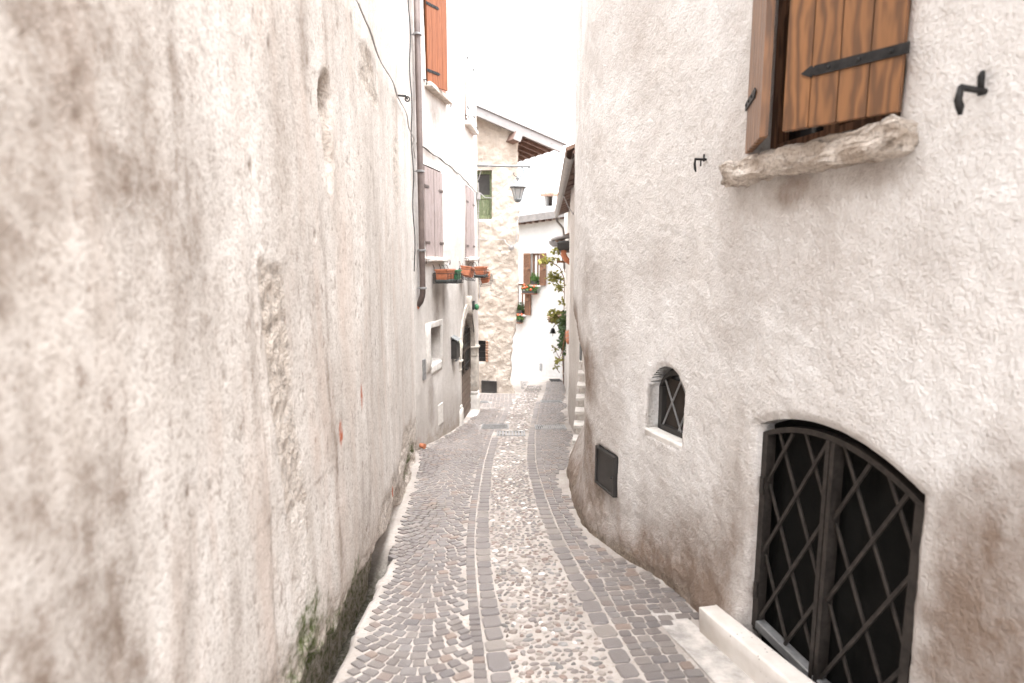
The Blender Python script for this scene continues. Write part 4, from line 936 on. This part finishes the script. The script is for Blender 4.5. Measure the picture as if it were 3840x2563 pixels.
MB().box(-.07, .07, -.01, .02, -.16, .16, WH.frame(sW(1.2), -4.54)).build('vent_grille', 'grey_metal', h4)
for x, z in ((.62, -4.32), (.58, -4.75)): MB().lathe([(.05, 0), (.045, .015)], 10, (0, 0, 0), WH.frame(sW(x), z) @ Matrix.Rotation(R(90), 4, 'X')).build('wall_cap', 'pale_stone', h4)
# eaves: slab, grey fascia, rafter tails
e0, e1 = sW(-.6), WH.L; M = WH.frame(sW(.25), 0); xr0, xr1 = -1.2, 2.95
TL = Matrix.Rotation(R(-3.2), 4, 'Y')
M2 = M @ Matrix.Translation((0, 0, 1.40)) @ TL
rf = MB().box(xr0, xr1, -.30, 1.6, .10, .16, M2).build('roof', 'gutter_metal', h4)
MB().box(xr0, xr1, -.34, -.301, -.02, .23, M2).build('fascia', 'gutter_metal', rf); MB().box(xr0, xr1, -.36, -.341, -.035, .005, M2).build('drip_edge', 'pale_fascia', rf)
for k in range(11): MB().box(xr0 + .1 + k * .36, xr0 + .21 + k * .36, -.29, .1, -.09, .098, M2).build('rafter', 'rafter', rf)
# chimney
M = Matrix.Translation((1.72, 26.8, 1.6)) @ Matrix.Rotation(R(-38), 4, 'Z')
ch = MB().box(-.26, .26, -.2, .2, 0, .60, M).build('chimney', 'white_plaster', rf)
for x in (-.26, .2): MB().box(x, x + .06, -.2, .2, .60, 1.02, M).build('chimney_post', 'white_plaster', ch)
MB().box(-.19, .19, .1, .2, .60, 1.02, M).build('chimney_flue', 'dark_inside', ch)
cap = MB().box(-.34, .34, -.3, .3, 1.02, 1.07, M).build('chimney_cap', 'roof_tile', ch)
for k in range(6): MB().tube([M @ Vector((-.3 + k * .12, -.33, 1.075)), M @ Vector((-.3 + k * .12, .33, 1.10 + .03))], .06, 8).build('chimney_tile', 'roof_tile', ch)
roughen(MB().box(-.2, .3, -.25, .25, 1.13, 1.26, M, .02).build('chimney_top', 'pale_stone', ch), .03, .2, 3, 2)
an = MB().tube([(1.72, 27.0, 2.6), (1.72, 27.0, 4.3)], .012, 6).tube([(1.62, 27.0, 4.1), (1.8, 27.0, 4.15)], .008, 5).build('antenna', 'grey_metal', None); an['label'] = 'thin aerial mast rising beside the chimney'; an['category'] = 'antenna'

# ------------------------------------------------------------------ plants
def leaves(center, rad, n, size, seed, flat=.6):
    r = random.Random(seed); b = MB()
    for _ in range(n):
        u = Vector((r.gauss(0, 1), r.gauss(0, 1), r.gauss(0, 1))).normalized() * (r.random() ** .5)
        c = Vector(center) + Vector((u.x * rad[0], u.y * rad[1], u.z * rad[2]))
        d = Vector((r.gauss(0, 1), r.gauss(0, 1), r.gauss(-.3, .7))).normalized(); e = d.cross(Vector((r.gauss(0, 1), r.gauss(0, 1), r.gauss(0, 1)))).normalized()
        L = size * r.uniform(.6, 1.3); w = L * .32; nrm = d.cross(e) * L * .12
        b.add([c, c + d * L * .45 + e * w + nrm, c + d * L, c + d * L * .45 - e * w + nrm], [(0, 1, 2), (0, 2, 3)])
    return b
def potted(M, w, h, label, cat, mat='leaf_green', flowers=0, seed=1, rack=False, hgt=.18):
    o = thing('flower_box', label, cat, M.translation, 'planted flower boxes on the white house')
    MB().box(-w / 2, w / 2, -.09, .09, .02, h, M, .01).build('tub', 'box_metal', o)
    MB().box(-w / 2 - .02, w / 2 + .02, -.1, .1, 0, .02, M).build('tray', 'terracotta', o)
    c = M @ Vector((0, 0, h + hgt * .45)); ax = (M.to_3x3() @ Vector((1, 0, 0)))
    b = MB()
    for k in range(7):
        cc = c + ax * (w * .5 * (k / 3 - 1)); s_ = leaves(cc, (.12, .12, hgt * (.6 + .4 * math.sin(k * 2 + seed))), 45, .09, seed * 10 + k); b.add(s_.v, s_.f)
    b.build('foliage', mat, o, kind='stuff')
    r = random.Random(seed)
    for k in range(flowers):
        c2 = c + ax * r.uniform(-w * .6, w * .6) + Vector((r.uniform(-.12, .05), -.12, r.uniform(-.05, hgt * .8)))
        MB().lathe([(.01, -.04), (.045, -.02), (.05, .015), (.02, .04)], 7, c2).build('blossom', 'red_flower', o)
    if rack:
        k = MB(); P = lambda x, y, z: M @ Vector((x, y, z))
        k.tube([P(w / 2 + .05, -.12, 0), P(w / 2 + .12, -.12, .0), P(w / 2 + .13, -.12, .25), P(w / 2 + .08, -.12, .26)], .008, 5).tube([P(-w / 2 - .05, -.12, 0), P(w / 2 + .05, -.12, 0)], .008, 5); k.build('wire_rack', 'iron', o)
potted(WH.frame((A1[0] + A1[1]) / 2 - .02, -1.15, .0), .30, .16, 'dark pot with leafy green plant on the upper white house sill', 'flower pot', 'leaf_green', 0, 2, hgt=.26)
potted(WH.frame(sW(.84), -1.52, .16), .72, .13, 'flower box with red geraniums between the two louvred windows', 'flower box', 'leaf_green', 6, 3, True, .22)
potted(WH.frame((A2[0] + A2[1]) / 2 + .02, -2.40, .0), .32, .16, 'dark pot with leafy plant on the lower white house sill', 'flower pot', 'leaf_dark', 1, 4, hgt=.25)
potted(WH.frame(sW(.30), -2.78, .16), .55, .13, 'lower flower box with green plants under the lower louvred window', 'flower box', 'leaf_green', 2, 5, True, .22)

# ------------------------------------------------------------------ mid house on the right with eaves, canopies and stairs
h5 = thing('eaves_house', 'beige house with dark gutter eaves and louvred door beyond the stairs', 'house', (2.2, 15, G(15)))
sM = lambda y: MR.sy(y)
def d_mr(s, z, x, y): return fbm(s * .8, z * .8, 201, 4) * .05 + fbm(s * 4, z * 4, 202, 3) * .012 - .05 * sm(11.6, 11.4, y) * 0
def m_mr(s, z):
    x, y, *_ = MR.at(s)
    return dict(stain_shade=.35 * sm(1.2, .0, z - G(y) + fbm(s * 2, z * 2, 208, 3) * .9), rough=.7 * blob(s, z, sM(12.4), G(12.4) + .6, .8, .8, 3, .6, 3) + .8 * sm(.5, .2, np.abs(y - 11.75) / .3) * sm(-1.2, -1.6, z))
DL = (sM(20.9), sM(22.4))
holes = [dict(f=sd_rect(DL[0], DL[1], -5.4, -2.45), depth=.14)]
S = grid_axis([(0, sM(18), .05), (sM(18), MR.L, .06)]); Z = grid_axis([(-5.4, 1.6, .05)])
wall('wall', MR, S, Z, 'mid_plaster', h5, holes, d_mr, m_mr)
body(h5, [(1.75, 8.0), (1.75, 11.5), (2.2, 18), (2.6, 24), (7, 24), (7, 8.0)], -6, 1.5)
# louvred tall door
M = MR.frame(DL[1], 0); w = DL[1] - DL[0]; zb = G(21.6)
dd = MB().box(0, .07, -.02, .12, zb, -2.45, M).box(w - .07, w, -.02, .12, zb, -2.45, M).box(.07, w - .07, -.02, .12, -2.53, -2.45, M).build('door', 'pale_fascia', h5, label='pale slatted tall door in a white frame')
for k in range(34): MB().box(.07, w - .07, .05, .07, zb + .04 + k * .054, zb + .04 + k * .054 + .042, M @ Matrix.Translation((0, 0, 0))).build('slat', 'stone_trim', dd)
MB().tube([M @ Vector((w - .2, -.05, zb + .5)), M @ Vector((w + .25, -.05, zb + .5))], .035, 8).build('door_rail', 'stone_trim', dd)
# main eaves: runs along the street at z 1.15
ev = [Vector((.70, 7.4, 1.16)), Vector((1.32, 18.1, 1.14))]; ed = (ev[1] - ev[0]); eL = ed.length; ed.normalize(); en = Vector((ed.y, -ed.x, 0))
EM = Matrix(((ed.x, en.x, 0, ev[0].x), (ed.y, en.y, 0, ev[0].y), (ed.z, 0, 1, ev[0].z), (0, 0, 0, 1)))
rf = MB().add([EM @ Vector(p_) for p_ in ((0, .03, .10), (eL, .03, .10), (eL, 3.0, 1.25), (0, 3.0, 1.25), (0, .03, .06), (eL, .03, .06), (eL, 3.0, 1.2), (0, 3.0, 1.2))], [(0, 1, 2, 3), (7, 6, 5, 4), (0, 4, 5, 1), (1, 5, 6, 2), (2, 6, 7, 3), (3, 7, 4, 0)]).build('roof', 'rafter', h5)
gt = MB(); n = 7; pr = [(.055 * math.cos(a), .055 * math.sin(a)) for a in np.linspace(math.pi, 2 * math.pi, n)]
vs_ = [EM @ Vector((x, p_[0], .05 + p_[1])) for x in (0, eL) for p_ in pr]
gt.add(vs_, [(i, i + 1, n + i + 1, n + i) for i in range(n - 1)]).add([EM @ Vector((eL, p_[0], .05 + p_[1])) for p_ in pr], [tuple(range(n))]).build('gutter', 'gutter_metal', rf, smooth=True)
for k in range(14): MB().box(.4 + k * .75, .5 + k * .75, .06, 1.0, -.06, .0, EM @ Matrix.Translation((0, 0, .10)) @ Matrix.Rotation(R(21), 4, 'X')).build('rafter', 'rafter', rf)
for k in range(18): MB().box(k * eL / 18, (k + 1) * eL / 18 - .01, -.0, 3.0, .11, .15, EM @ Matrix.Rotation(R(21.2), 4, 'X')).build('roof_tile_row', 'roof_tile', rf)
MB().tube([EM @ Vector((eL - .1, .0, .0)), EM @ Vector((eL - .1, .02, -.1)), EM @ Vector((eL - .1, .2, -.3)), EM @ Vector((eL - .1, .24, -.6)), EM @ Vector((eL - .1, .25, -1.5))], .035, 8).build('downpipe', 'gutter_metal', rf, smooth=True)
cb = MB().tube([EM @ Vector((x, y, z)) for x, y, z in ((4.0, .02, -.0), (3.6, .1, -.25), (3.2, .18, -.42), (2.8, .2, -.35), (2.5, .22, .0))], .01, 6).build('cable', 'cable_grey', None); cb['label'] = 'loose pale wire drooping under the dark gutter eaves'; cb['category'] = 'cable'
# small tiled canopy with box gutter
o = thing('tiled_canopy', 'small tiled canopy with pale box gutter and clay elbow on the eaves house wall', 'canopy', (1.25, 15, .2))
M = MR.frame(sM(15.6), .30)
MB().box(-.5, .5, -.26, .1, -.19, -.04, M, .01).build('beam_box', 'pale_fascia', o)
b = MB(); pr = [(-.52, .10), (-.50, .02), (-.44, -.03), (-.36, -.04), (-.24, -.04), (-.24, .06)]
vs_ = [M @ Vector((x, p_[0], p_[1])) for x in (-.6, .48) for p_ in pr]; n = len(pr)
b.add(vs_, [(i, (i + 1) % n, n + (i + 1) % n, n + i) for i in range(n)] + [tuple(range(n - 1, -1, -1)), tuple(range(n, 2 * n))]).build('box_gutter', 'pale_fascia', o)
MB().tube([M @ Vector((-.55, -.42, .13)), M @ Vector((.3, -.42, .13)), M @ Vector((.45, -.34, .15)), M @ Vector((.5, -.15, .19)), M @ Vector((.5, .1, .22))], .05, 10).build('ridge_pipe', 'gutter_metal', o, smooth=True)
for k in range(9): MB().tube([M @ Vector((-.45 + k * .11, -.36, .10)), M @ Vector((-.45 + k * .11, .1, .30))], .05, 7).build('roof_tile', 'terracotta' if k % 2 else 'roof_tile', o)
MB().box(.40, .62, -.30, .02, -.14, .10, M, .05).build('rain_head', 'box_metal', o)
MB().tube([M @ Vector((.51, -.14, -.1)), M @ Vector((.51, -.14, -.24)), M @ Vector((.51, -.08, -.36)), M @ Vector((.51, .06, -.46))], .07, 12).build('clay_elbow', 'terracotta', o, smooth=True)
bk = MB().box(-.04, .04, -.32, .1, -.03, .03, MR.frame(sM(16.5), -.13)).build('wall_bracket', 'brown_wood', None); bk['label'] = 'brown timber bracket jutting from the wall below the canopy'; bk['category'] = 'bracket'
# canopy over the louvred door
o = thing('door_canopy', 'tiny tiled canopy over the louvred door wrapped in vine', 'canopy', (1.8, 21.6, -2.2))
M = MR.frame(sM(21.6), -2.25)
MB().box(-.85, .85, -.50, .1, -.04, .02, M).build('board', 'rafter', o)
for k in range(11): MB().tube([M @ Vector((-.8 + k * .16, -.58, .03)), M @ Vector((-.8 + k * .16, .1, .22))], .075, 7).build('roof_tile', 'roof_tile', o)
# lean-to coping further forward
o = thing('wall_coping', 'row of orange clay tiles capping the low wall under the vine', 'coping', (1.2, 13, -1.6))
M = MR.frame(sM(13.2), -1.75)
for k in range(9): MB().tube([M @ Vector((-.8 + k * .2, -.06, -.03)), M @ Vector((-.8 + k * .2, .05, .03))], .05, 7).build('roof_tile', 'terracotta' if k % 3 else 'roof_tile', o)
# bell lamp on scroll bracket
o = thing('bell_lamp', 'small black bell shaped lamp on a scroll bracket by the louvred door', 'lamp', (1.45, 21.8, -2.9))
MB().tube([(1.86, 21.8, -2.45), (1.72, 21.8, -2.40), (1.58, 21.8, -2.46), (1.52, 21.8, -2.56)], .018, 6).tube([(1.86, 21.8, -2.75), (1.75, 21.8, -2.62), (1.66, 21.8, -2.48)], .014, 6).tube([(1.87, 21.8, -2.3), (1.87, 21.8, -2.9)], .02, 6).build('bracket', 'iron', o)
MB().lathe([(.13, 0), (.10, .03), (.085, .1), (.06, .17), (.02, .2)], 12, (1.50, 21.8, -2.78)).tube([(1.5, 21.8, -2.78), (1.5, 21.8, -2.9)], .012, 5).build('bell', 'iron', o, smooth=True)
# intercom
ic = MB().box(-.06, .06, -.02, .01, -.13, .13, MR.frame(sM(9.4), -1.5), .006).build('intercom', 'lamp_metal', None); ic['label'] = 'small grey intercom panel at the head of the stairs'; ic['category'] = 'intercom'
# staircase
o = thing('staircase', 'plaster staircase with white stone treads climbing beside the rounded corner', 'staircase', (1.1, 8.5, G(8)))
n = 9
for k in range(n):
    f0, f1 = k / n, (k + 1) / n; y0_, y1_ = 7.55 + 2.2 * f0, 7.55 + 2.2 * f1; xa, xb = .805 + .36 * f0, .805 + .36 * f1
    zt = -2.62 + 1.22 * f0; ze = G(7.5) - .9
    MB().add([(xa, y0_, ze), (1.75, y0_, ze), (1.75, y1_, ze), (xb, y1_, ze), (xa, y0_, zt), (1.75, y0_, zt), (1.75, y1_, zt), (xb, y1_, zt)], [(3, 2, 1, 0), (4, 5, 6, 7), (0, 1, 5, 4), (1, 2, 6, 5), (2, 3, 7, 6), (3, 0, 4, 7)]).build('step', 'mid_plaster', o)
    xa -= .035; xb -= .035
    MB().add([(xa, y0_ - .04, zt + .002), (1.75, y0_ - .04, zt + .002), (1.75, y1_ - .005, zt + .002), (xb, y1_ - .005, zt + .002), (xa, y0_ - .04, zt + .042), (1.75, y0_ - .04, zt + .042), (1.75, y1_ - .005, zt + .042), (xb, y1_ - .005, zt + .042)], [(3, 2, 1, 0), (4, 5, 6, 7), (0, 1, 5, 4), (1, 2, 6, 5), (2, 3, 7, 6), (3, 0, 4, 7)]).build('tread', 'pale_stone', o)

# climbing vine
o = thing('climbing_vine', 'climbing vine with olive leaves over the door canopy and house corner', 'vine', (1.7, 20.5, G(20.5)))
stems = [[(1.83, 20.7, G(20.7)), (1.75, 20.6, -3.2), (1.78, 20.5, -2.4), (1.75, 20.0, -1.2), (1.70, 19.5, -.7), (1.55, 19.5, -.35), (1.30, 19.5, -.18), (1.05, 19.5, -.12)],
         [(1.75, 20.0, -1.2), (1.62, 20.2, -.95)], [(1.72, 19.6, -.8), (1.5, 19.6, -.62), (1.35, 19.6, -.6)], [(1.76, 20.4, -2.2), (1.55, 20.6, -2.0), (1.42, 20.7, -1.95)], [(1.72, 19.5, -.5), (1.6, 19.3, .0), (1.45, 19.2, .22)],
         [(1.5, 16.5, -2.0), (1.42, 16.6, -2.6), (1.3, 16.6, -2.9)], [(1.7, 20.9, -3.6), (1.5, 20.9, -3.2)], [(1.7, 21.0, -4.1), (1.55, 21.0, -3.9)]]
b = MB()
for s_ in stems: b.tube(s_, [.016] * (len(s_) - 1) + [.006], 6)
b.build('stem', 'brown_wood', o)
def clump(parts, mat, name='foliage'):
    b = MB()
    for i, (c, rad, n_) in enumerate(parts): q = leaves(c, rad, n_, .13, i + len(parts) * 7); b.add(q.v, q.f)
    b.build(name, mat, o, kind='stuff')
clump([((1.02, 19.5, -.12), (.17, .15, .18), 60)], 'leaf_yellow', 'young_foliage')
clump([((1.32, 19.5, -.12), (.22, .15, .14), 45), ((1.45, 19.3, .2), (.2, .2, .12), 45), ((1.40, 19.6, -.68), (.26, .2, .22), 120), ((1.62, 20.2, -1.0), (.13, .15, .14), 45), ((1.68, 20.0, -1.5), (.08, .1, .12), 20), ((1.50, 20.6, -2.0), (.26, .25, .28), 190), ((1.33, 16.6, -2.9), (.1, .1, .1), 18), ((1.5, 20.9, -3.2), (.12, .1, .1), 20), ((1.55, 21.0, -3.9), (.08, .1, .08), 10)], 'leaf_olive')
clump([((1.72, 19.8, -2.3), (.16, .5, .45), 260), ((1.66, 19.0, -2.2), (.12, .4, .55), 220), ((1.62, 18.2, -2.5), (.12, .4, .45), 160), ((1.70, 20.3, -3.0), (.1, .3, .3), 80)], 'leaf_dark', 'dark_foliage')  # this clump has the darker leaf colour

# ------------------------------------------------------------------ right foreground house
h6 = thing('roughcast_house', 'foreground house with rounded roughcast corner, wooden shutters and arched cellar grille', 'house', (2.4, 4, G(4)))
sR = lambda y: RW.sy(y, hi=RW.sy(7.4, hi=RW.L - 2.3))
dA, dB = sR(2.115), sR(3.07); aA, aB = sR(3.81), sR(4.21); wA, wB = sR(2.36), sR(3.25)
bA, bB = sR(4.59), sR(4.92)
def d_rw(s, z, x, y):
    d = fbm(s * .8, z * .8, 301, 4) * .05 + fbm(s * 3.5, z * 3.5, 302, 4) * .016 + fbm(s * 22, z * 22, 303, 2) * .010
    st = sR(5.2); u = sm(st, st + 1.6, s)
    zt_ = -.52 - .19 * np.clip(7.5 - y, 0, 2.5); cove = np.where(z > zt_, 0, np.where(z < zt_ - .3, 1, np.sqrt(np.clip(1 - ((z - zt_ + .3) / .3) ** 2, 0, 1))))
    d -= u * .22 * cove * sm(-2.6, -1.8, z)           # cut-away corner above the stairs
    d += .03 * sm(.35, .0, z - G(y)) + .02 * fbm(s * 6, z * 6, 309, 3) * sm(.5, .1, z - G(y)) * 2
    return d
def m_rw(s, z):
    x, y, *_ = RW.at(s); g_ = z - G(y)
    st = 1.0 * sm(1.25, .1, g_ + fbm(s * 1.6, z * 1.3, 311, 4) * 1.5) * sm(2.9, 3.3, y)
    st = np.maximum(st, .85 * sm(2.12, 1.98, y + fbm(s * 5, z * 4, 314, 3) * .1) * sm(-.6, -1.0, z + fbm(s * 3, z * 3, 315, 4) * .8))
    st = np.maximum(st,   .25 * sm(.02, .2, fbm(s * 1.3, z * 1.1, 317, 5)))
    for yy, zz, a, b_, k in ((1.86, -.95, .10, .25, 1), (1.93, -1.25, .14, .25, 1), (1.8, -1.45, .22, .25, .9), (1.9, -.75, .07, .09, .7), (2.9, .30, .28, .13, .7), (2.5, .33, .3, .09, .5), (3.35, -1.7, .10, .35, .55), (3.2, -1.3, .06, .5, .4), (5.2, -.2, .5, .25, .35), (4.3, -.1, .5, .25, .25), (6.9, -.72, .9, .22, .75), (3.6, -1.9, .22, .25, .6)):  # the blob below the overhang adds painted soffit shade to its dirt
        st = np.maximum(st, k * blob(s, z, sR(yy), zz, a, b_, int(yy * 31), .7, 5))
    st = np.maximum(st, .6 * sm(.09, .0, np.abs(s - dB) + fbm(s * 5, z * 3, 341, 3) * .08) * sm(-.9, -1.5, z))  # gate reveal: brown streak with shade painted in
    zt_ = -.52 - .19 * np.clip(7.5 - y, 0, 2.5); st = np.maximum(st, .9 * sm(.30, .02, z - zt_ + fbm(s * 4, z * 4, 333, 3) * .2) * sm(-.5, -.2, z - zt_) * sm(4.6, 5.3, y))  # band along the overhang lip: dirt plus painted shade
    rg = .8 * sm(.16, .0, g_ + fbm(s * 5, z * 5, 321, 3) * .35) * sm(3.4, 3.9, y) + .6 * blob(s, z, sR(4.85), -1.97, .12, .12, 7, .6, 9)
    return dict(stain_shade=np.clip(st, 0, .95), rough=np.clip(rg, 0, 1))
holes = [dict(f=sd_arch((dA + dB) / 2, (dB - dA) / 2, -3.2, -.755, .125), depth=.14, round=.05), dict(f=sd_arch((aA + aB) / 2, (aB - aA) / 2, -1.25, -.745, .15), depth=.15, round=.035),
         dict(f=sd_rect(wA, wB, .50, 1.95), depth=.2, round=.03), dict(f=sd_rect(bA - .012, bB + .012, -1.925, -1.58), depth=.05, round=.02)]
S = grid_axis([(0, sR(1.5), .3), (sR(1.5), sR(4.4), .0165), (sR(4.4), sR(7.2), .022), (sR(7.2), RW.L - 1.6, .025), (RW.L - 1.6, RW.L, .3)])
Z = grid_axis([(-3.6, -3.0, .1), (-3.0, -.5, .0185), (-.5, 1.4, .02), (1.4, 3.3, .04), (3.3, 3.35, .05)])
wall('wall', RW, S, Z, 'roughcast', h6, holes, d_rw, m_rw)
body(h6, [(3.2, -2), (2.6, .2), (2.1, 2.2), (1.9, 3.3), (1.5, 4.8), (1.45, 7.2), (6, 7.4), (6, -2)], -4, 3.33)
MB().box(.64, 6.5, -2.3, 7.8, 3.37, 3.5).build('roof', 'roof_tile', h6)
# window: frame, ajar leaves, stone sill
M = RW.frame(wB, 0); w = wB - wA
MB().box(-.02, w + .02, .185, .2, .5, 1.95, M).build('window', 'glass_dark', h6)
f = MB()
for x0, x1, z0, z1 in ((0, .06, .5, 1.95), (w - .06, w, .5, 1.95), (w / 2 - .05, w / 2 + .05, .5, 1.95), (.06, w / 2 - .05, .5, .58), (w / 2 + .05, w - .06, .5, .58)): f.box(x0, x1, .12, .184, z0, z1, M)
f.build('window_frame', 'brown_wood', h6)
leaf(h6, RW.frame(wB, .535, .025) @ Matrix.Rotation(R(-24), 4, 'Z'), .455, 1.40, 6, 'larch', (.24, 1.1), .042, 1, .55, 'iron', 'narrow plank shutter leaf standing ajar')
leaf(h6, RW.frame(wA - .035, .535, .03) @ Matrix.Rotation(R(22), 4, 'Z'), .455, 1.40, 4, 'larch', (.22, 1.1), .042, -1, .72, 'iron', 'wide grain shutter leaf with long black strap hinge')
sill = MB().box(-.56, .56, -.085, .1, .385, .50, RW.frame(sR(2.81), 0), .02).build('window_sill', 'sill_stone', h6); roughen(sill, .030, .05, 5, 22); roughen(sill, .010, .014, 9)
stay(h6, RW.frame(sR(3.68), .575)); 
Ms = RW.frame(sR(2.04), .53); b = MB(); P = lambda x, y, z: Ms @ Vector((x, y, z))
b.tube([P(0, .05, .0), P(0, -.10, .01)], .011, 8).tube([P(0, -.098, .012), P(0, -.105, -.03), P(0, -.095, -.05), P(0, -.09, -.075)], [.010, .012, .013, .006], 8).tube([P(0, -.015, -.01), P(0, -.02, .05), P(.0, -.015, .065)], [.009, .011, .007], 8).build('shutter_stay', 'iron', h6, smooth=True)
# arched cellar grille
M = RW.frame(dB, 0, -.075); w = dB - dA; dzb = -2.03; Rr = (w * w / 4 + .125 ** 2) / .25; zc_ = -.785 - Rr
def ztop(x): return zc_ + math.sqrt(max(Rr * Rr - (x - w / 2) ** 2, 0)) - .012
nb = MB(); nxs = np.linspace(-.06, w + .06, 60); nzs = np.linspace(-2.6, -.68, 30)
nb.add([M @ Vector((x, .05 + .012 * math.sin(x * 31 + .8 * math.sin(z * 3)) * (.4 + .6 * math.sin(x * 7 + 1) ** 2), z)) for x in nxs for z in nzs], [(i * 30 + j, i * 30 + 30 + j, i * 30 + 31 + j, i * 30 + 1 + j) for i in range(59) for j in range(29)])
gr = nb.build('grille_gate', 'netting', h6, smooth=True, label='dark netted arched cellar gate with diamond lattice')
for x0, x1, zt_ in ((0, .042, ztop(0)), (w - .042, w, ztop(w))): MB().box(x0, x1, -.02, .03, dzb, zt_, M).build('gate_jamb', 'grille_iron', gr)
MB().box(.042, w - .042, -.025, .03, dzb, dzb + .05, M, .004).build('bottom_rail', 'grey_metal', gr)
f = MB(); xs = np.linspace(.0, w, 19)
for a, b_ in zip(xs, xs[1:]):
    f.add([M @ Vector(p_) for p_ in ((a, -.018, ztop(a) - .028), (b_, -.018, ztop(b_) - .028), (b_, -.018, ztop(b_)), (a, -.018, ztop(a)), (a, .028, ztop(a) - .028), (b_, .028, ztop(b_) - .028), (b_, .028, ztop(b_)), (a, .028, ztop(a)))], [(0, 1, 2, 3), (7, 6, 5, 4), (0, 4, 5, 1), (3, 2, 6, 7)])
f.build('arched_rail', 'grille_iron', gr)
for z in (-1.25, -1.85): MB().tube([M @ Vector((.03, -.03, z)), M @ Vector((.03, -.03, z + .09))], .012, 8).build('gate_hinge', 'grille_iron', gr)
for x in (w / 2 - .028, w / 2 + .004): MB().box(x, x + .024, -.026, .03, dzb, ztop(w / 2) - .028, M, .003).build('mullion', 'grille_iron', gr)
def lattice(x0, x1, z0, zt, slope, pitch, ph, d):
    k = -30
    for q in range(-12, 14):
        c0 = ph + q * pitch; pts = []
        for i in range(61):
            x = x0 + (x1 - x0) * i / 60; z = c0 + d * slope * (x - x0)
            if z0 <= z <= zt(x): pts.append((x, z))
        if len(pts) > 3:
            (xa, za), (xb, zb_) = pts[0], pts[-1]; L = math.hypot(xb - xa, zb_ - za); y_ = -.004 if d > 0 else .010
            MM = M @ Matrix.Translation((xa, y_, za)) @ Matrix.Rotation(-math.atan2(zb_ - za, xb - xa), 4, 'Y')
            MB().box(0, L, -.006, .006, -.009, .009, None, .002).build('bar', 'grille_iron', gr, MM)
for x0, x1 in ((.042, w / 2 - .03), (w / 2 + .03, w - .042)):
    for d, ph in ((-1, -1.20), (1, -1.18)): lattice(x0, x1, dzb + .05, lambda x: ztop(x) - .028, 1.78, .395, ph, d)
# small arched window
M = RW.frame(aB, 0, -.10); w = aB - aA; Rr = (w * w / 4 + .15 ** 2) / .3; zc2 = -.775 - Rr
zt2 = lambda x: zc2 + math.sqrt(max(Rr * Rr - (x - w / 2) ** 2, 0))
wi = MB().box(-.02, w + .02, .035, .05, -1.27, -.72, M).build('cellar_window', 'glass_dark', h6, label='small arched cellar window with crossed bars')
MB().box(.03, w * .6, .028, .034, -1.2, -.86, M).build('inner_panel', 'dark_inside', wi)
f = MB(); f.box(0, .04, -.01, .028, -1.24, zt2(.0), M).box(w - .04, w, -.01, .028, -1.24, zt2(w), M).box(.04, w - .04, -.012, .028, -1.24, -1.20, M)
xs = np.linspace(0, w, 13)
for a, b_ in zip(xs, xs[1:]): f.add([M @ Vector(p_) for p_ in ((a, -.01, zt2(a) - .035), (b_, -.01, zt2(b_) - .035), (b_, -.01, zt2(b_)), (a, -.01, zt2(a)), (a, .028, zt2(a) - .035), (b_, .028, zt2(b_) - .035), (b_, .028, zt2(b_)), (a, .028, zt2(a)))], [(0, 1, 2, 3), (7, 6, 5, 4), (0, 4, 5, 1)])
f.build('window_frame', 'box_metal', wi)
for xa, za, xb, zb_ in ((.05, -.85, w * .62, -1.2), (.05, -1.2, w * .62, -.80), (w * .5, -.8, w - .05, -1.02), (w * .55, -1.2, w - .05, -.92)):
    MB().tube([M @ Vector((xa, .0, za)), M @ Vector((xb, .0, zb_))], .007, 6).build('bar', 'grey_metal', wi)
roughen(MB().box(-.01, w + .02, -.115, -.012, -1.285, -1.232, M, .008).build('window_sill', 'pale_stone', h6), .006, .08, 3, 3)
# meter cupboard door
M = RW.frame((bA + bB) / 2, 0, .006); w = (bB - bA) / 2
mt = MB().box(-w, w, .0, .06, -1.92, -1.585, M).build('meter_door', 'box_metal', h6, label='flat dark metal meter cupboard door')
f = MB()
for x0, x1, z0, z1 in ((-w, -w + .022, -1.92, -1.585), (w - .022, w, -1.92, -1.585), (-w + .022, w - .022, -1.607, -1.585), (-w + .022, w - .022, -1.92, -1.898)): f.box(x0, x1, -.012, -.001, z0, z1, M, .003)
f.build('door_frame', 'box_metal', mt); MB().lathe([(.008, 0), (.008, .01)], 8, (0, 0, 0), M @ Matrix.Translation((w - .05, -.001, -1.77)) @ Matrix.Rotation(R(90), 4, 'X')).build('lock', 'rubber', mt)
# pale boulder / worn stone at the foot of the wall, nearer than the grille
bo = MB().box(-.24, .24, -.13, .12, -.5, .10, RW.frame(sR(1.74), -1.66), .05).build('worn_stone', 'pale_stone', None); roughen(bo, .035, .14, 4, 6)
bo['label'] = 'pale worn stone block against the roughcast wall beside the cellar grille'; bo['category'] = 'stone'
